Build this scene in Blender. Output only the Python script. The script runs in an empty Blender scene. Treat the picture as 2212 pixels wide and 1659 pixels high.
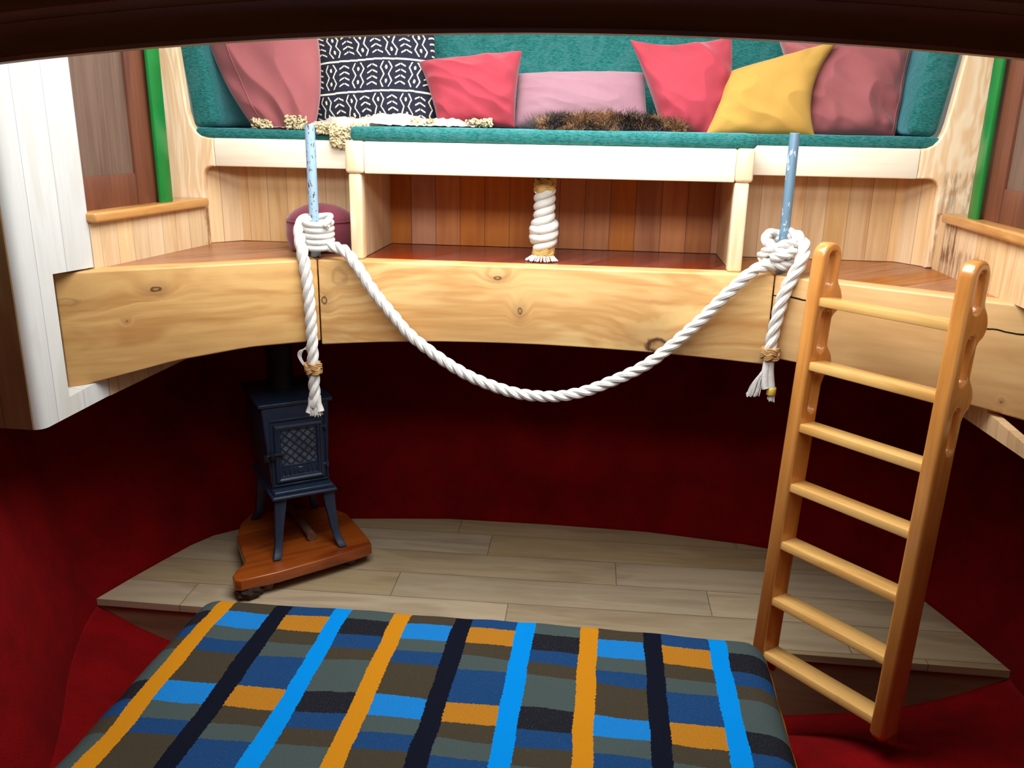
import bpy, bmesh, math, random
from mathutils import Vector, Matrix, noise as mnoise
R = math.radians
PI = math.pi
S = bpy.context.scene
COL = S.collection

# ------------------------------------------------------------------ camera
F_PX, TH, RO, YA = 1860.0, R(16.8), 0.0177, R(6.2)
FW = Vector((-math.sin(YA)*math.cos(TH), math.cos(YA)*math.cos(TH), -math.sin(TH)))
_r = FW.cross(Vector((0, 0, 1))).normalized(); _u = _r.cross(FW)
CR = _r*math.cos(RO)+_u*math.sin(RO)
CU = _u*math.cos(RO)-_r*math.sin(RO)
cam = bpy.data.cameras.new('camera'); cam.sensor_width = 36.0; cam.lens = F_PX/2212*36.0
cam.clip_start = 0.02; cam.clip_end = 60
cam.dof.use_dof = False
camo = bpy.data.objects.new('camera', cam); COL.objects.link(camo)
camo.matrix_world = Matrix(((CR.x, CU.x, -FW.x, 0), (CR.y, CU.y, -FW.y, 0), (CR.z, CU.z, -FW.z, 0), (0, 0, 0, 1)))
S.camera = camo

# ------------------------------------------------------------------ light and exposure
w = bpy.data.worlds.new('world'); S.world = w; w.use_nodes = True
bg = w.node_tree.nodes['Background']; bg.inputs[0].default_value = (0.75, 0.87, 1.0, 1); bg.inputs[1].default_value = 0.8


def area(name, loc, size, size_y, power, color, direction):
    l = bpy.data.lights.new(name, 'AREA'); l.shape = 'RECTANGLE'; l.size = size; l.size_y = size_y
    l.energy = power; l.color = color
    o = bpy.data.objects.new(name, l); COL.objects.link(o); o.location = loc
    o.rotation_euler = Vector(direction).to_track_quat('-Z', 'Y').to_euler()
    return o


# daylight through the roof light over the well, plus added end and front fill
area('skylight_daylight', (-0.25, 2.42, 0.96), 1.7, 1.36, 90, (0.93, 0.97, 1.0), (0, 0.0, -1))
area('end_fill_light', (-0.25, 4.10, 0.78), 2.4, 0.24, 8, (0.93, 0.97, 1.0), (0, -1, -0.45))  # weak lamp added to brighten the cushion tops; the end wall is closed
area('front_fill_light', (-0.25, 1.24, 0.66), 1.7, 0.34, 16, (0.93, 0.97, 1.0), (0, 1, -0.16)).data.spread = R(100)  # unseen lamp added to lift the rail, beam faces, rope and far hull
vs = S.view_settings
vs.view_transform = 'Standard'; vs.look = 'None'; vs.gamma = 1; vs.use_curve_mapping = False
vs.exposure = 0.0
S.cycles.max_bounces = 8
S.cycles.diffuse_bounces = 5


# ------------------------------------------------------------------ helpers
def px(x, y, Y):
    """a point of the place at depth Y seen at image position x, y"""
    d = FW + CR*((x-1106)/F_PX) - CU*((y-829.5)/F_PX)
    return d*(Y/d.y)


def lin(c):
    return tuple(((v/255.0+0.055)/1.055)**2.4 if v > 10 else v/255.0/12.92 for v in c)


def srgb(*c):
    return (*lin(c), 1.0)


def mobj(name, me, mat=None, parent=None, base=None, local=False, smooth=True, angle=40):
    """link a mesh as ONE object; world vertices unless local"""
    if mat is not None and not me.materials:
        for m in (mat if isinstance(mat, (list, tuple)) else [mat]):
            me.materials.append(m)
    o = bpy.data.objects.new(name, me)
    COL.objects.link(o)
    if parent is not None:
        o.parent = parent
        if not local:
            me.transform(parent.matrix_basis.inverted())
    elif not local:
        if base is None:
            xs = [v.co for v in me.vertices]
            base = (sum(v.x for v in xs)/len(xs), sum(v.y for v in xs)/len(xs), min(v.z for v in xs))
        me.transform(Matrix.Translation(-Vector(base))); o.location = base
    if smooth:
        me.shade_smooth()
        try:
            me.set_sharp_from_angle(angle=R(angle))
        except Exception:
            pass
    return o


def bobj(name, bm, mat=None, parent=None, **k):
    me = bpy.data.meshes.new(name)
    bmesh.ops.recalc_face_normals(bm, faces=bm.faces)
    bm.to_mesh(me); bm.free()
    return mobj(name, me, mat, parent, **k)


def tag(o, label=None, cat=None, group=None, kind=None):
    if label: o['label'] = label
    if cat: o['category'] = cat
    if group: o['group'] = group
    if kind: o['kind'] = kind
    return o


def thing(name, label, cat, loc=(0, 0, 0), rot=(0, 0, 0), group=None, matrix=None):
    o = bpy.data.objects.new(name, None); COL.objects.link(o); o.empty_display_size = 0.1
    if matrix is not None:
        o.matrix_basis = matrix
    else:
        o.matrix_basis = Matrix.Translation(loc) @ Matrix.Rotation(rot[2], 4, 'Z')
    return tag(o, label, cat, group)


def add_box(bm, lo, hi, bevel=0.0, seg=2, mat=None):
    r = bmesh.ops.create_cube(bm, size=1)
    vs_ = r['verts']
    c = [(lo[i]+hi[i])/2 for i in range(3)]; s = [hi[i]-lo[i] for i in range(3)]
    for v in vs_:
        v.co = Vector((c[0]+v.co.x*s[0], c[1]+v.co.y*s[1], c[2]+v.co.z*s[2]))
    if bevel:
        es = list({e for v in vs_ for e in v.link_edges})
        r2 = bmesh.ops.bevel(bm, geom=es, offset=bevel, segments=seg, profile=0.5, affect='EDGES')
        vs_ = list({v for f in r2['faces'] for v in f.verts} | {v for v in vs_ if v.is_valid})
    if mat is not None:
        for v in vs_: v.co = mat @ v.co
    return vs_


def add_prism(bm, pts, up, bevel=0.0, seg=2):
    """polygon (list of 3D points) extruded by vector up"""
    vv = [bm.verts.new(Vector(p)) for p in pts]
    f = bm.faces.new(vv)
    r = bmesh.ops.extrude_face_region(bm, geom=[f])
    nv = [v for v in r['geom'] if isinstance(v, bmesh.types.BMVert)]
    bmesh.ops.translate(bm, verts=nv, vec=Vector(up))
    if bevel:
        es = list({e for v in vv+nv for e in v.link_edges})
        bmesh.ops.bevel(bm, geom=es, offset=bevel, segments=seg, profile=0.5, affect='EDGES')


def prism(name, pts, up, mat, parent=None, bevel=0.0, seg=2, **k):
    bm = bmesh.new(); add_prism(bm, pts, up, bevel, seg)
    return bobj(name, bm, mat, parent, **k)


def box(name, lo, hi, mat, parent=None, bevel=0.0, seg=2, **k):
    bm = bmesh.new(); add_box(bm, lo, hi, bevel, seg)
    return bobj(name, bm, mat, parent, **k)


def flat_mesh(loops, thick, bevel, M, res=3):
    """closed 2D outlines (first outer, others holes) as a board with rounded edges, placed with matrix M"""
    cu = bpy.data.curves.new('tmp', 'CURVE'); cu.dimensions = '2D'; cu.fill_mode = 'BOTH'
    cu.extrude = thick/2-bevel; cu.bevel_depth = bevel; cu.bevel_resolution = res; cu.offset = -bevel
    for lp in loops:
        sp = cu.splines.new('POLY'); sp.points.add(len(lp)-1); sp.use_cyclic_u = True
        for p, q in zip(sp.points, lp): p.co = (q[0], q[1], 0, 1)
    o = bpy.data.objects.new('tmp', cu); COL.objects.link(o)
    dg = bpy.context.evaluated_depsgraph_get()
    me = bpy.data.meshes.new_from_object(o.evaluated_get(dg))
    bpy.data.objects.remove(o); bpy.data.curves.remove(cu)
    me.materials.clear()
    me.transform(M)
    return me


def arc(cx, cy, r, a0, a1, n=8):
    return [(cx+r*math.cos(R(a0+(a1-a0)*i/n)), cy+r*math.sin(R(a0+(a1-a0)*i/n))) for i in range(n+1)]


def catmull(pts, n=12, closed=False):
    P = [Vector(p) for p in pts]; out = []
    m = len(P)
    rng = range(m if closed else m-1)
    for i in rng:
        if closed:
            a, b, c, d = P[(i-1) % m], P[i], P[(i+1) % m], P[(i+2) % m]
        else:
            a, b, c, d = P[max(i-1, 0)], P[i], P[i+1], P[min(i+2, m-1)]
        for k in range(n):
            t = k/n
            out.append(0.5*((2*b)+(c-a)*t+(2*a-5*b+4*c-d)*t*t+(3*b-a-3*c+d)*t**3))
    if not closed: out.append(P[-1])
    return out


def frames(path):
    T = []
    for i in range(len(path)):
        a = path[max(i-1, 0)]; b = path[min(i+1, len(path)-1)]
        T.append((b-a).normalized())
    n = T[0].orthogonal().normalized(); N = [n]
    for i in range(1, len(path)):
        n = N[-1]-T[i]*N[-1].dot(T[i]); n.normalize(); N.append(n)
    return T, N


def add_tube(bm, path, rad, n=8, closed=False, cap=True):
    path = [Vector(p) for p in path]
    T, N = frames(path)
    rings = []
    for i, p in enumerate(path):
        r = rad(i/(len(path)-1)) if callable(rad) else rad
        B = T[i].cross(N[i])
        rings.append([bm.verts.new(p+(N[i]*math.cos(2*PI*k/n)+B*math.sin(2*PI*k/n))*r) for k in range(n)])
    for i in range(len(rings)-1):
        for k in range(n):
            bm.faces.new((rings[i][k], rings[i][(k+1) % n], rings[i+1][(k+1) % n], rings[i+1][k]))
    if closed:
        for k in range(n):
            bm.faces.new((rings[-1][k], rings[-1][(k+1) % n], rings[0][(k+1) % n], rings[0][k]))
    elif cap:
        bm.faces.new(rings[0][::-1]); bm.faces.new(rings[-1])


def resample(path, step):
    out = [path[0].copy()]; acc = 0
    for i in range(1, len(path)):
        a, b = path[i-1], path[i]; L = (b-a).length
        while acc+L >= step and L > 0:
            t = (step-acc)/L; a = a.lerp(b, t); out.append(a.copy()); L = (b-a).length; acc = 0
        acc += L
    out.append(path[-1].copy())
    return out


def add_rope(bm, pts, rad=0.0205, pitch=0.125, hand=1, n=8, phase=0.0, taper=None):
    """three-strand laid rope along a path"""
    path = resample(catmull(pts, 16), 0.0065)
    T, N = frames(path)
    s = [0]
    for i in range(1, len(path)): s.append(s[-1]+(path[i]-path[i-1]).length)
    for j in range(3):
        q = []
        for i, p in enumerate(path):
            a = phase+2*PI*j/3+hand*2*PI*s[i]/pitch
            B = T[i].cross(N[i]); k = 1.0 if taper is None else taper(s[i]/s[-1])
            q.append(p+(N[i]*math.cos(a)+B*math.sin(a))*rad*0.5*k)
        add_tube(bm, q, rad*0.545, n)


def add_lathe(bm, prof, axis_o, n=32):
    o = Vector(axis_o); rings = []
    for r, z in prof:
        rings.append([bm.verts.new(o+Vector((r*math.cos(2*PI*k/n), r*math.sin(2*PI*k/n), z))) for k in range(n)])
    for i in range(len(rings)-1):
        for k in range(n):
            bm.faces.new((rings[i][k], rings[i][(k+1) % n], rings[i+1][(k+1) % n], rings[i+1][k]))
    bm.faces.new(rings[0][::-1]); bm.faces.new(rings[-1])


def add_turks_head(bm, c, axis, Rad, H, tr, leads=3, bights=5, strands=2, seed=0):
    """woven ring knot round an axis"""
    ax = Vector(axis).normalized(); u = ax.orthogonal().normalized(); v = ax.cross(u)
    for s in range(strands):
        off = (s-(strands-1)/2)*tr*1.7
        pts = []
        n = 60*leads
        for i in range(n):
            t = 2*PI*leads*i/n
            z = math.cos(bights*t/leads)*H
            r = Rad+math.sin(2*bights*t/leads)*tr*1.1
            pts.append(Vector(c)+(u*math.cos(t+seed)+v*math.sin(t+seed))*r+ax*(z+off))
        add_tube(bm, pts, tr, 6, closed=True)


# ------------------------------------------------------------------ materials
class NT:
    def __init__(self, name, rough=0.5, spec=0.5):
        self.m = bpy.data.materials.new(name); self.m.use_nodes = True
        self.t = self.m.node_tree; self.b = self.t.nodes['Principled BSDF']
        self.b.inputs['Roughness'].default_value = rough
        self.b.inputs['Specular IOR Level'].default_value = spec

    def n(self, typ, **kw):
        nd = self.t.nodes.new(typ)
        for k, v in kw.items(): setattr(nd, k, v)
        return nd

    def set(self, sock, v):
        if isinstance(v, bpy.types.NodeSocket): self.t.links.new(v, sock)
        elif v is not None: sock.default_value = v

    def math(self, op, a, b=None, c=None, clamp=False):
        nd = self.n('ShaderNodeMath', operation=op, use_clamp=clamp)
        self.set(nd.inputs[0], a)
        if b is not None: self.set(nd.inputs[1], b)
        if c is not None: self.set(nd.inputs[2], c)
        return nd.outputs[0]

    def dot(self, a, vec):
        nd = self.n('ShaderNodeVectorMath', operation='DOT_PRODUCT'); self.set(nd.inputs[0], a); nd.inputs[1].default_value = vec
        return nd.outputs['Value']

    def comb(self, x, y, z):
        nd = self.n('ShaderNodeCombineXYZ')
        for i, v in enumerate((x, y, z)): self.set(nd.inputs[i], v)
        return nd.outputs[0]

    def noise(self, vec, scale=1, detail=3, rough=0.5, dist=0.0, out='Fac'):
        nd = self.n('ShaderNodeTexNoise'); self.set(nd.inputs['Vector'], vec)
        nd.inputs['Scale'].default_value = scale; nd.inputs['Detail'].default_value = detail
        nd.inputs['Roughness'].default_value = rough; nd.inputs['Distortion'].default_value = dist
        return nd.outputs[out]

    def white(self, v, dim='1D'):
        nd = self.n('ShaderNodeTexWhiteNoise', noise_dimensions=dim)
        self.set(nd.inputs['W' if dim == '1D' else 'Vector'], v)
        return nd.outputs['Value']

    def mix(self, f, a, b, blend='MIX'):
        nd = self.n('ShaderNodeMix', data_type='RGBA', blend_type=blend)
        self.set(nd.inputs[0], f); self.set(nd.inputs[6], a); self.set(nd.inputs[7], b)
        return nd.outputs[2]

    def ramp(self, f, stops, interp='LINEAR'):
        nd = self.n('ShaderNodeValToRGB'); cr = nd.color_ramp; cr.interpolation = interp
        while len(cr.elements) < len(stops): cr.elements.new(0.5)
        for e, (p, c) in zip(cr.elements, stops):
            e.position = p; e.color = c
        self.set(nd.inputs[0], f)
        return nd.outputs[0]

    def rng(self, v, a, b, c=0.0, d=1.0, smooth=False):
        nd = self.n('ShaderNodeMapRange', interpolation_type='SMOOTHSTEP' if smooth else 'LINEAR')
        self.set(nd.inputs[0], v)
        for i, q in enumerate((a, b, c, d)): nd.inputs[i+1].default_value = q
        return nd.outputs[0]

    def bump(self, h, strength=0.3, dist=0.01):
        nd = self.n('ShaderNodeBump'); nd.inputs['Strength'].default_value = strength; nd.inputs['Distance'].default_value = dist
        self.set(nd.inputs['Height'], h); self.t.links.new(nd.outputs[0], self.b.inputs['Normal'])

    def color(self, c): self.set(self.b.inputs['Base Color'], c)
    def pos(self): return self.n('ShaderNodeNewGeometry').outputs['Position']
    def obj(self): return self.n('ShaderNodeTexCoord').outputs['Object']
    def uv(self): return self.n('ShaderNodeTexCoord').outputs['UV']


def wood(name, c_light, c_dark, along, across, W=None, L=0.0, seam=0.6, seam_w=0.006, rough=0.35, var=0.12, fine=60,
         figure=0.5, knots=(), local=False, cracks=(), spots=0.0, coat=0.0, offs=0.0, spec=0.5, band=22, stain=None, stains=()):
    """procedural timber: grain runs along one axis; optional planks of width W across and length L"""
    m = NT(name, rough, spec)
    P = m.obj() if local else m.pos()
    al = Vector(along).normalized(); ac = Vector(across).normalized(); th = al.cross(ac)
    ua, ub, uc = m.dot(P, al), m.dot(P, ac), m.dot(P, th)
    idx = None
    if W:
        f = m.math('ADD', m.math('DIVIDE', ub, W), 100.0+offs)
        row = m.math('FLOOR', f); fr = m.math('FRACT', f)
        edge = m.math('MINIMUM', fr, m.math('SUBTRACT', 1.0, fr))
        sm = m.math('LESS_THAN', m.math('MULTIPLY', edge, W), seam_w/2)
        idx = m.white(row)
        if L:
            g = m.math('ADD', m.math('DIVIDE', ua, L), m.math('MULTIPLY', idx, 7.3))
            fr2 = m.math('FRACT', g); e2 = m.math('MULTIPLY', m.math('MINIMUM', fr2, m.math('SUBTRACT', 1.0, fr2)), L)
            sm = m.math('MAXIMUM', sm, m.math('LESS_THAN', e2, seam_w/2))
            idx = m.white(m.math('ADD', m.math('MULTIPLY', row, 13.7), m.math('FLOOR', g)))
    sh = m.math('MULTIPLY', idx, 37.0) if idx is not None else 0.0
    # knots bend the grain and darken
    kmask = None; bend = 0.0
    for (ka, kb, kr, ks, kd) in knots:
        da = m.math('DIVIDE', m.math('SUBTRACT', ua, ka), ks); db = m.math('SUBTRACT', ub, kb)
        d = m.math('DIVIDE', m.math('SQRT', m.math('ADD', m.math('MULTIPLY', da, da), m.math('MULTIPLY', db, db))), kr)
        wob = m.noise(m.comb(ua, ub, 0.0), 30, 2)
        d = m.math('ADD', d, m.math('MULTIPLY', m.math('SUBTRACT', wob, 0.5), 0.7))
        mk = m.math('MULTIPLY', m.rng(d, 1.0, 0.55, 0, 1, True), kd)
        heart = m.math('MULTIPLY', m.rng(d, 0.55, 0.25, 0, 1, True), kd*0.55)
        mk = m.math('SUBTRACT', mk, heart)
        halo = m.math('MULTIPLY', m.rng(d, 3.5, 0.8, 0, 1, True), 0.3*kd)
        mk = m.math('MAXIMUM', mk, halo)
        bend = m.math('ADD', bend, m.math('MULTIPLY', m.rng(d, 5.0, 0.5, 0, 1, True), 0.05))
        kmask = mk if kmask is None else m.math('MAXIMUM', kmask, mk)
    vb = m.math('ADD', ub, bend)
    v1 = m.comb(m.math('ADD', m.math('MULTIPLY', ua, 0.9), sh), m.math('ADD', m.math('MULTIPLY', vb, 5.0), sh), m.math('MULTIPLY', uc, 5.0))
    big = m.noise(v1, 1.6, 3, 0.55, 0.6)
    bands = m.math('ADD', m.math('MULTIPLY', m.math('SINE', m.math('MULTIPLY', big, band)), 0.5), 0.5)
    v2 = m.comb(m.math('MULTIPLY', ua, 2.0), m.math('ADD', m.math('MULTIPLY', vb, fine), sh), m.math('MULTIPLY', uc, fine))
    fin = m.noise(v2, 1.0, 3, 0.6)
    g = m.math('ADD', m.math('MULTIPLY', bands, figure*0.5), m.math('MULTIPLY', fin, 1.0-figure*0.5))
    g = m.math('ADD', m.math('MULTIPLY', big, 0.45), m.math('MULTIPLY', g, 0.6))
    col = m.ramp(g, [(0.28, srgb(*c_light)), (0.78, srgb(*c_dark))])
    if idx is not None:
        k = m.rng(idx, 0, 1, 1-var*1.6, 1+var*0.6)
        hs = m.n('ShaderNodeHueSaturation'); m.set(hs.inputs['Value'], k)
        m.set(hs.inputs['Saturation'], m.rng(m.math('FRACT', m.math('MULTIPLY', idx, 5.7)), 0, 1, 1-var, 1+var)); m.set(hs.inputs['Color'], col)
        col = hs.outputs[0]
        col = m.mix(m.math('MULTIPLY', sm, seam), col, srgb(*[int(c*0.3) for c in c_dark]))
    if kmask is not None:
        col = m.mix(kmask, col, srgb(78, 40, 18))
    for (ca0, ca1, cb, slope, wd) in cracks:
        wv = m.math('MULTIPLY', m.math('SUBTRACT', m.noise(m.comb(ua, 0.0, 0.0), 9, 3), 0.5), 0.03)
        mid = m.math('ADD', m.math('ADD', m.math('MULTIPLY', ua, slope), cb), wv)
        d = m.math('ABSOLUTE', m.math('SUBTRACT', ub, mid))
        ww = m.math('MULTIPLY', m.noise(m.comb(m.math('ADD', ua, 5.0), 0.0, 0.0), 7, 2), wd*2)
        c = m.math('LESS_THAN', d, ww)
        c = m.math('MULTIPLY', c, m.math('MULTIPLY', m.math('GREATER_THAN', ua, ca0), m.math('LESS_THAN', ua, ca1)))
        col = m.mix(c, col, srgb(30, 16, 8))
    for (a0, a1, b0, b1, soft, dens) in stains:      # water stains with a shape of their own
        fa = m.math('MULTIPLY', m.rng(ua, a0-soft, a0, 0, 1, True), m.rng(ua, a1, a1+soft, 1, 0, True))
        fb = m.math('MULTIPLY', m.rng(ub, b0-soft, b0, 0, 1, True), m.rng(ub, b1, b1+soft, 1, 0, True))
        nn = m.rng(m.noise(m.comb(m.math('MULTIPLY', ua, 3.0), m.math('MULTIPLY', ub, 25.0), 0.0), 2.0, 4, 0.7), 0.42, 0.6, 0, 1, True)
        col = m.mix(m.math('MULTIPLY', m.math('MULTIPLY', fa, fb), m.math('MULTIPLY', nn, dens)), col, srgb(105, 58, 30))
    if spots:
        sp = m.rng(m.noise(m.comb(m.math('MULTIPLY', ua, 6.0), m.math('MULTIPLY', ub, 18.0), uc), 3.0, 3, 0.6), 0.62, 0.75, 0, spots)
        col = m.mix(sp, col, srgb(60, 35, 15))
    m.color(col)
    m.set(m.b.inputs['Roughness'], m.rng(fin, 0.2, 0.8, rough*0.85, min(1, rough*1.2)))
    if W:
        m.bump(m.math('SUBTRACT', m.math('MULTIPLY', fin, 0.1), sm), 0.25, 0.004)
    else:
        m.bump(fin, 0.08, 0.003)
    if coat: m.b.inputs['Coat Weight'].default_value = coat; m.b.inputs['Coat Roughness'].default_value = 0.15
    return m.m


def cloth(name, c1, c2, scale=3, rough=0.9, sheen=0.4, weave=900, patches=0.5, bump=0.15, sheen_tint=(1, 0.8, 0.8, 1)):
    m = NT(name, rough, 0.15)
    P = m.pos()
    a = m.noise(P, scale*3, 4, 0.6, 0.5); b = m.noise(P, weave, 1)
    col = m.mix(m.rng(a, 0.3, 0.7, 0, patches), srgb(*c1), srgb(*c2))
    col = m.mix(m.rng(b, 0.3, 0.7, 0, 0.25), col, srgb(*[int(c*0.8) for c in c1]))
    m.color(col)
    m.b.inputs['Sheen Weight'].default_value = sheen; m.b.inputs['Sheen Roughness'].default_value = 0.4
    m.b.inputs['Sheen Tint'].default_value = sheen_tint
    m.bump(m.math('ADD', b, m.math('MULTIPLY', m.noise(P, 60, 3), 1.5)), bump, 0.003)
    return m.m


def plain(name, c, rough=0.5, metal=0.0, spec=0.5, var=0.0, scale=20, bump=0.0):
    m = NT(name, rough, spec)
    m.b.inputs['Metallic'].default_value = metal
    P = m.pos(); nz = m.noise(P, scale, 3)
    m.color(m.mix(m.rng(nz, 0.3, 0.7, 0, 1), srgb(*c), srgb(*[max(0, int(v*(1-var))) for v in c])))
    if bump: m.bump(m.noise(P, scale*6, 3), bump, 0.003)
    return m.m


X_, Y_, Z_ = (1, 0, 0), (0, 1, 0), (0, 0, 1)
WL = Vector((0.138, 1, 0)).normalized()           # direction of the left panelled wall in plan
LWD = Vector((-0.839, -0.545, 0)); RWD = Vector((0.853, -0.522, 0))
HON = ((240, 200, 134), (190, 130, 68))
M_beam_c = wood('oiled_timber_centre', *HON, X_, Z_, fine=30, figure=0.6, rough=0.42, band=26,
                knots=((-0.40, -0.545, 0.011, 1.9, 0.9), (-0.315, -0.665, 0.020, 0.6, 0.85), (0.20, -0.775, 0.042, 1.5, 1.0), (-1.0, -0.56, 0.045, 1.0, 0.35), (-1.065, -0.655, 0.022, 0.7, 0.9)))
M_beam_l = wood('oiled_timber_left', (228, 184, 116), (174, 116, 58), LWD, Z_, fine=22, figure=0.45, rough=0.42, band=22,
                knots=((-0.225, -0.575, 0.013, 1.9, 0.95), (0.06, -0.6, 0.02, 3.0, 0.35), (-0.12, -0.68, 0.006, 1.0, 0.8)))
M_beam_r = wood('oiled_timber_right', (232, 192, 132), (186, 134, 78), RWD, Z_, fine=22, figure=0.4, rough=0.42, band=20,
                cracks=((-1.2, 2.0, -0.595, -0.02, 0.0028),), knots=((-0.36, -0.81, 0.006, 1, 0.8), (-0.36, -0.845, 0.005, 1, 0.8)))
M_deck = wood('deck_boards', (184, 116, 66), (128, 68, 36), (0.75, 0.66, 0), (-0.66, 0.75, 0), W=0.16, fine=40, figure=0.7, rough=0.32, spots=0.35, seam=0.5, seam_w=0.003)
M_deck_in = wood('red_varnished_boards', (150, 50, 24), (96, 26, 12), (0.45, 0.89, 0), (0.89, -0.45, 0), W=0.14, fine=50, rough=0.22, spots=0.3, seam=0.8, seam_w=0.003)
M_pine = wood('pine_matchboard', (232, 196, 148), (196, 146, 92), Z_, X_, W=0.085, fine=55, figure=0.4, rough=0.5, var=0.09, seam=0.45, seam_w=0.0025)
M_pine_y = wood('pine_matchboard_side', (236, 208, 166), (202, 158, 108), Z_, WL, W=0.085, fine=55, figure=0.4, rough=0.5, var=0.08, seam=0.45, seam_w=0.0025,
                stains=((-0.53, -0.36, 3.18, 3.36, 0.03, 0.8),))
M_pine_r = wood('pine_matchboard_right', (238, 206, 160), (204, 156, 104), Z_, Y_, W=0.075, fine=55, figure=0.4, rough=0.5, var=0.08, seam=0.45, seam_w=0.0025,
                stains=((-0.55, -0.42, 3.0, 3.36, 0.03, 0.6), (-0.45, -0.29, 3.26, 3.36, 0.02, 0.9)))
M_side = wood('pine_side_boards', (238, 206, 160), (204, 156, 104), Z_, Y_, W=0.075, fine=55, figure=0.4, rough=0.5, var=0.08, seam=0.45, seam_w=0.0025)
M_inner = wood('cedar_boards_inside', (206, 130, 70), (166, 90, 42), Z_, X_, W=0.105, fine=45, figure=0.4, rough=0.5, var=0.15, seam=0.7, seam_w=0.003)
M_white = wood('whitewashed_boards', (216, 216, 212), (200, 194, 182), Z_, WL, W=0.125, fine=45, figure=0.4, rough=0.55, var=0.03, seam=0.4, seam_w=0.0028,
               stains=((-0.56, -0.40, 2.60, 2.76, 0.08, 0.7),))
M_frame = wood('douglas_fir', (243, 218, 180), (226, 182, 132), Z_, X_, fine=80, figure=1.15, rough=0.4, band=60,
               stains=((-0.3, -0.16, 1.24, 1.33, 0.03, 0.55), (-0.53, -0.3, 1.22, 1.27, 0.01, 0.6)))
M_rail = wood('pale_fir_rail', (249, 238, 218), (238, 214, 180), X_, Z_, fine=70, figure=0.5, rough=0.42, band=18)
M_postw = wood('pale_fir_post', (246, 226, 192), (226, 186, 136), Z_, X_, fine=70, figure=0.8, rough=0.42, band=28)
M_sill = wood('varnished_sill', (216, 160, 92), (166, 104, 46), WL, Z_, fine=60, rough=0.3, coat=0.4, spots=0.2)
M_door = wood('weathered_door_panel', (126, 98, 80), (78, 54, 42), Z_, Y_, fine=60, figure=0.3, rough=0.6)
M_doorf = wood('mahogany_door_frame', (128, 74, 48), (80, 40, 26), Z_, Y_, fine=60, figure=0.3, rough=0.5)
M_floor = wood('limed_floor_boards', (188, 166, 132), (154, 130, 98), (1, 0.02, 0), (-0.02, 1, 0), W=0.205, L=1.35, offs=0.45, fine=26, figure=0.5, rough=0.45, var=0.13, seam=0.6, seam_w=0.004)
M_riser = wood('limed_riser', (150, 122, 90), (112, 86, 60), X_, Z_, fine=26, rough=0.6)
M_dark = wood('dark_varnished_timber', (168, 134, 90), (112, 86, 54), X_, Z_, fine=40, figure=0.6, rough=0.38)
M_ladder = wood('varnished_ladder_rail', (224, 154, 76), (176, 106, 42), Z_, X_, fine=50, figure=0.5, rough=0.25, local=True, coat=0.5, band=12, spots=0.12)
M_rung = wood('varnished_rung', (232, 186, 112), (196, 138, 66), X_, Y_, fine=50, figure=0.5, rough=0.28, local=True, coat=0.4, spots=0.15)
M_tray = wood('orange_hardwood', (168, 82, 24), (112, 44, 10), X_, Y_, fine=30, figure=0.7, rough=0.35, local=True, coat=0.25, spots=0.15)
M_stick = wood('worn_stick', (120, 84, 62), (84, 54, 38), X_, Y_, fine=60, rough=0.7, local=True)
M_iron = plain('blued_cast_iron', (36, 52, 76), 0.42, 0.0, 0.6, 0.15, 40, 0.15)
M_iron_d = plain('dark_iron', (34, 34, 38), 0.5, 0.3, 0.5, 0.3, 60, 0.2)
M_ash = plain('stove_glass', (104, 112, 118), 0.3, 0.0, 0.6, 0.3, 20)
M_green = plain('green_gloss_paint', (22, 128, 54), 0.3, 0, 0.5, 0.08, 12)
M_rope = cloth('white_rope', (226, 222, 214), (202, 196, 186), 6, 0.9, 0.1, 500, 0.6, 0.4)
M_twine = cloth('tan_twine', (188, 146, 94), (150, 108, 64), 10, 0.9, 0.1, 500, 0.6, 0.4)
M_twine_y = cloth('straw_twine', (214, 176, 104), (176, 134, 70), 10, 0.9, 0.1, 500, 0.6, 0.4)
M_tape = plain('yellow_tape', (226, 190, 70), 0.5, 0, 0.5, 0.15, 60)


def worn_pole(name, base, chip, thr, rough, metal=0.0, scale=60):
    m = NT(name, rough); m.b.inputs['Metallic'].default_value = metal
    P = m.pos()
    q = m.comb(m.dot(P, X_), m.dot(P, Y_), m.math('MULTIPLY', m.dot(P, Z_), 0.35))
    k = m.rng(m.noise(q, scale, 3, 0.7), thr, thr+0.02)
    m.color(m.mix(k, srgb(*base), srgb(*chip)))
    return m.m


M_pole_l = worn_pole('chipped_pale_blue_paint', (150, 178, 200), (92, 64, 48), 0.575, 0.45, 0, 120)
M_pole_r = worn_pole('blue_grey_galvanised', (116, 146, 166), (196, 212, 220), 0.6, 0.4, 0.3, 40)


def carpet(name, c1, c2):
    m = NT(name, 0.95, 0.1); P = m.pos()
    col = m.mix(m.rng(m.noise(P, 5, 4, 0.6), 0.35, 0.65, 0, 1), srgb(*c1), srgb(*c2))
    col = m.mix(m.rng(m.noise(P, 260, 2), 0.35, 0.65, 0, 0.5), col, srgb(*[int(c*0.6) for c in c1]))
    m.color(col); m.bump(m.noise(P, 220, 2), 0.5, 0.006)
    return m.m


M_red = carpet('red_carpet', (134, 4, 7), (108, 3, 5))

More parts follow.
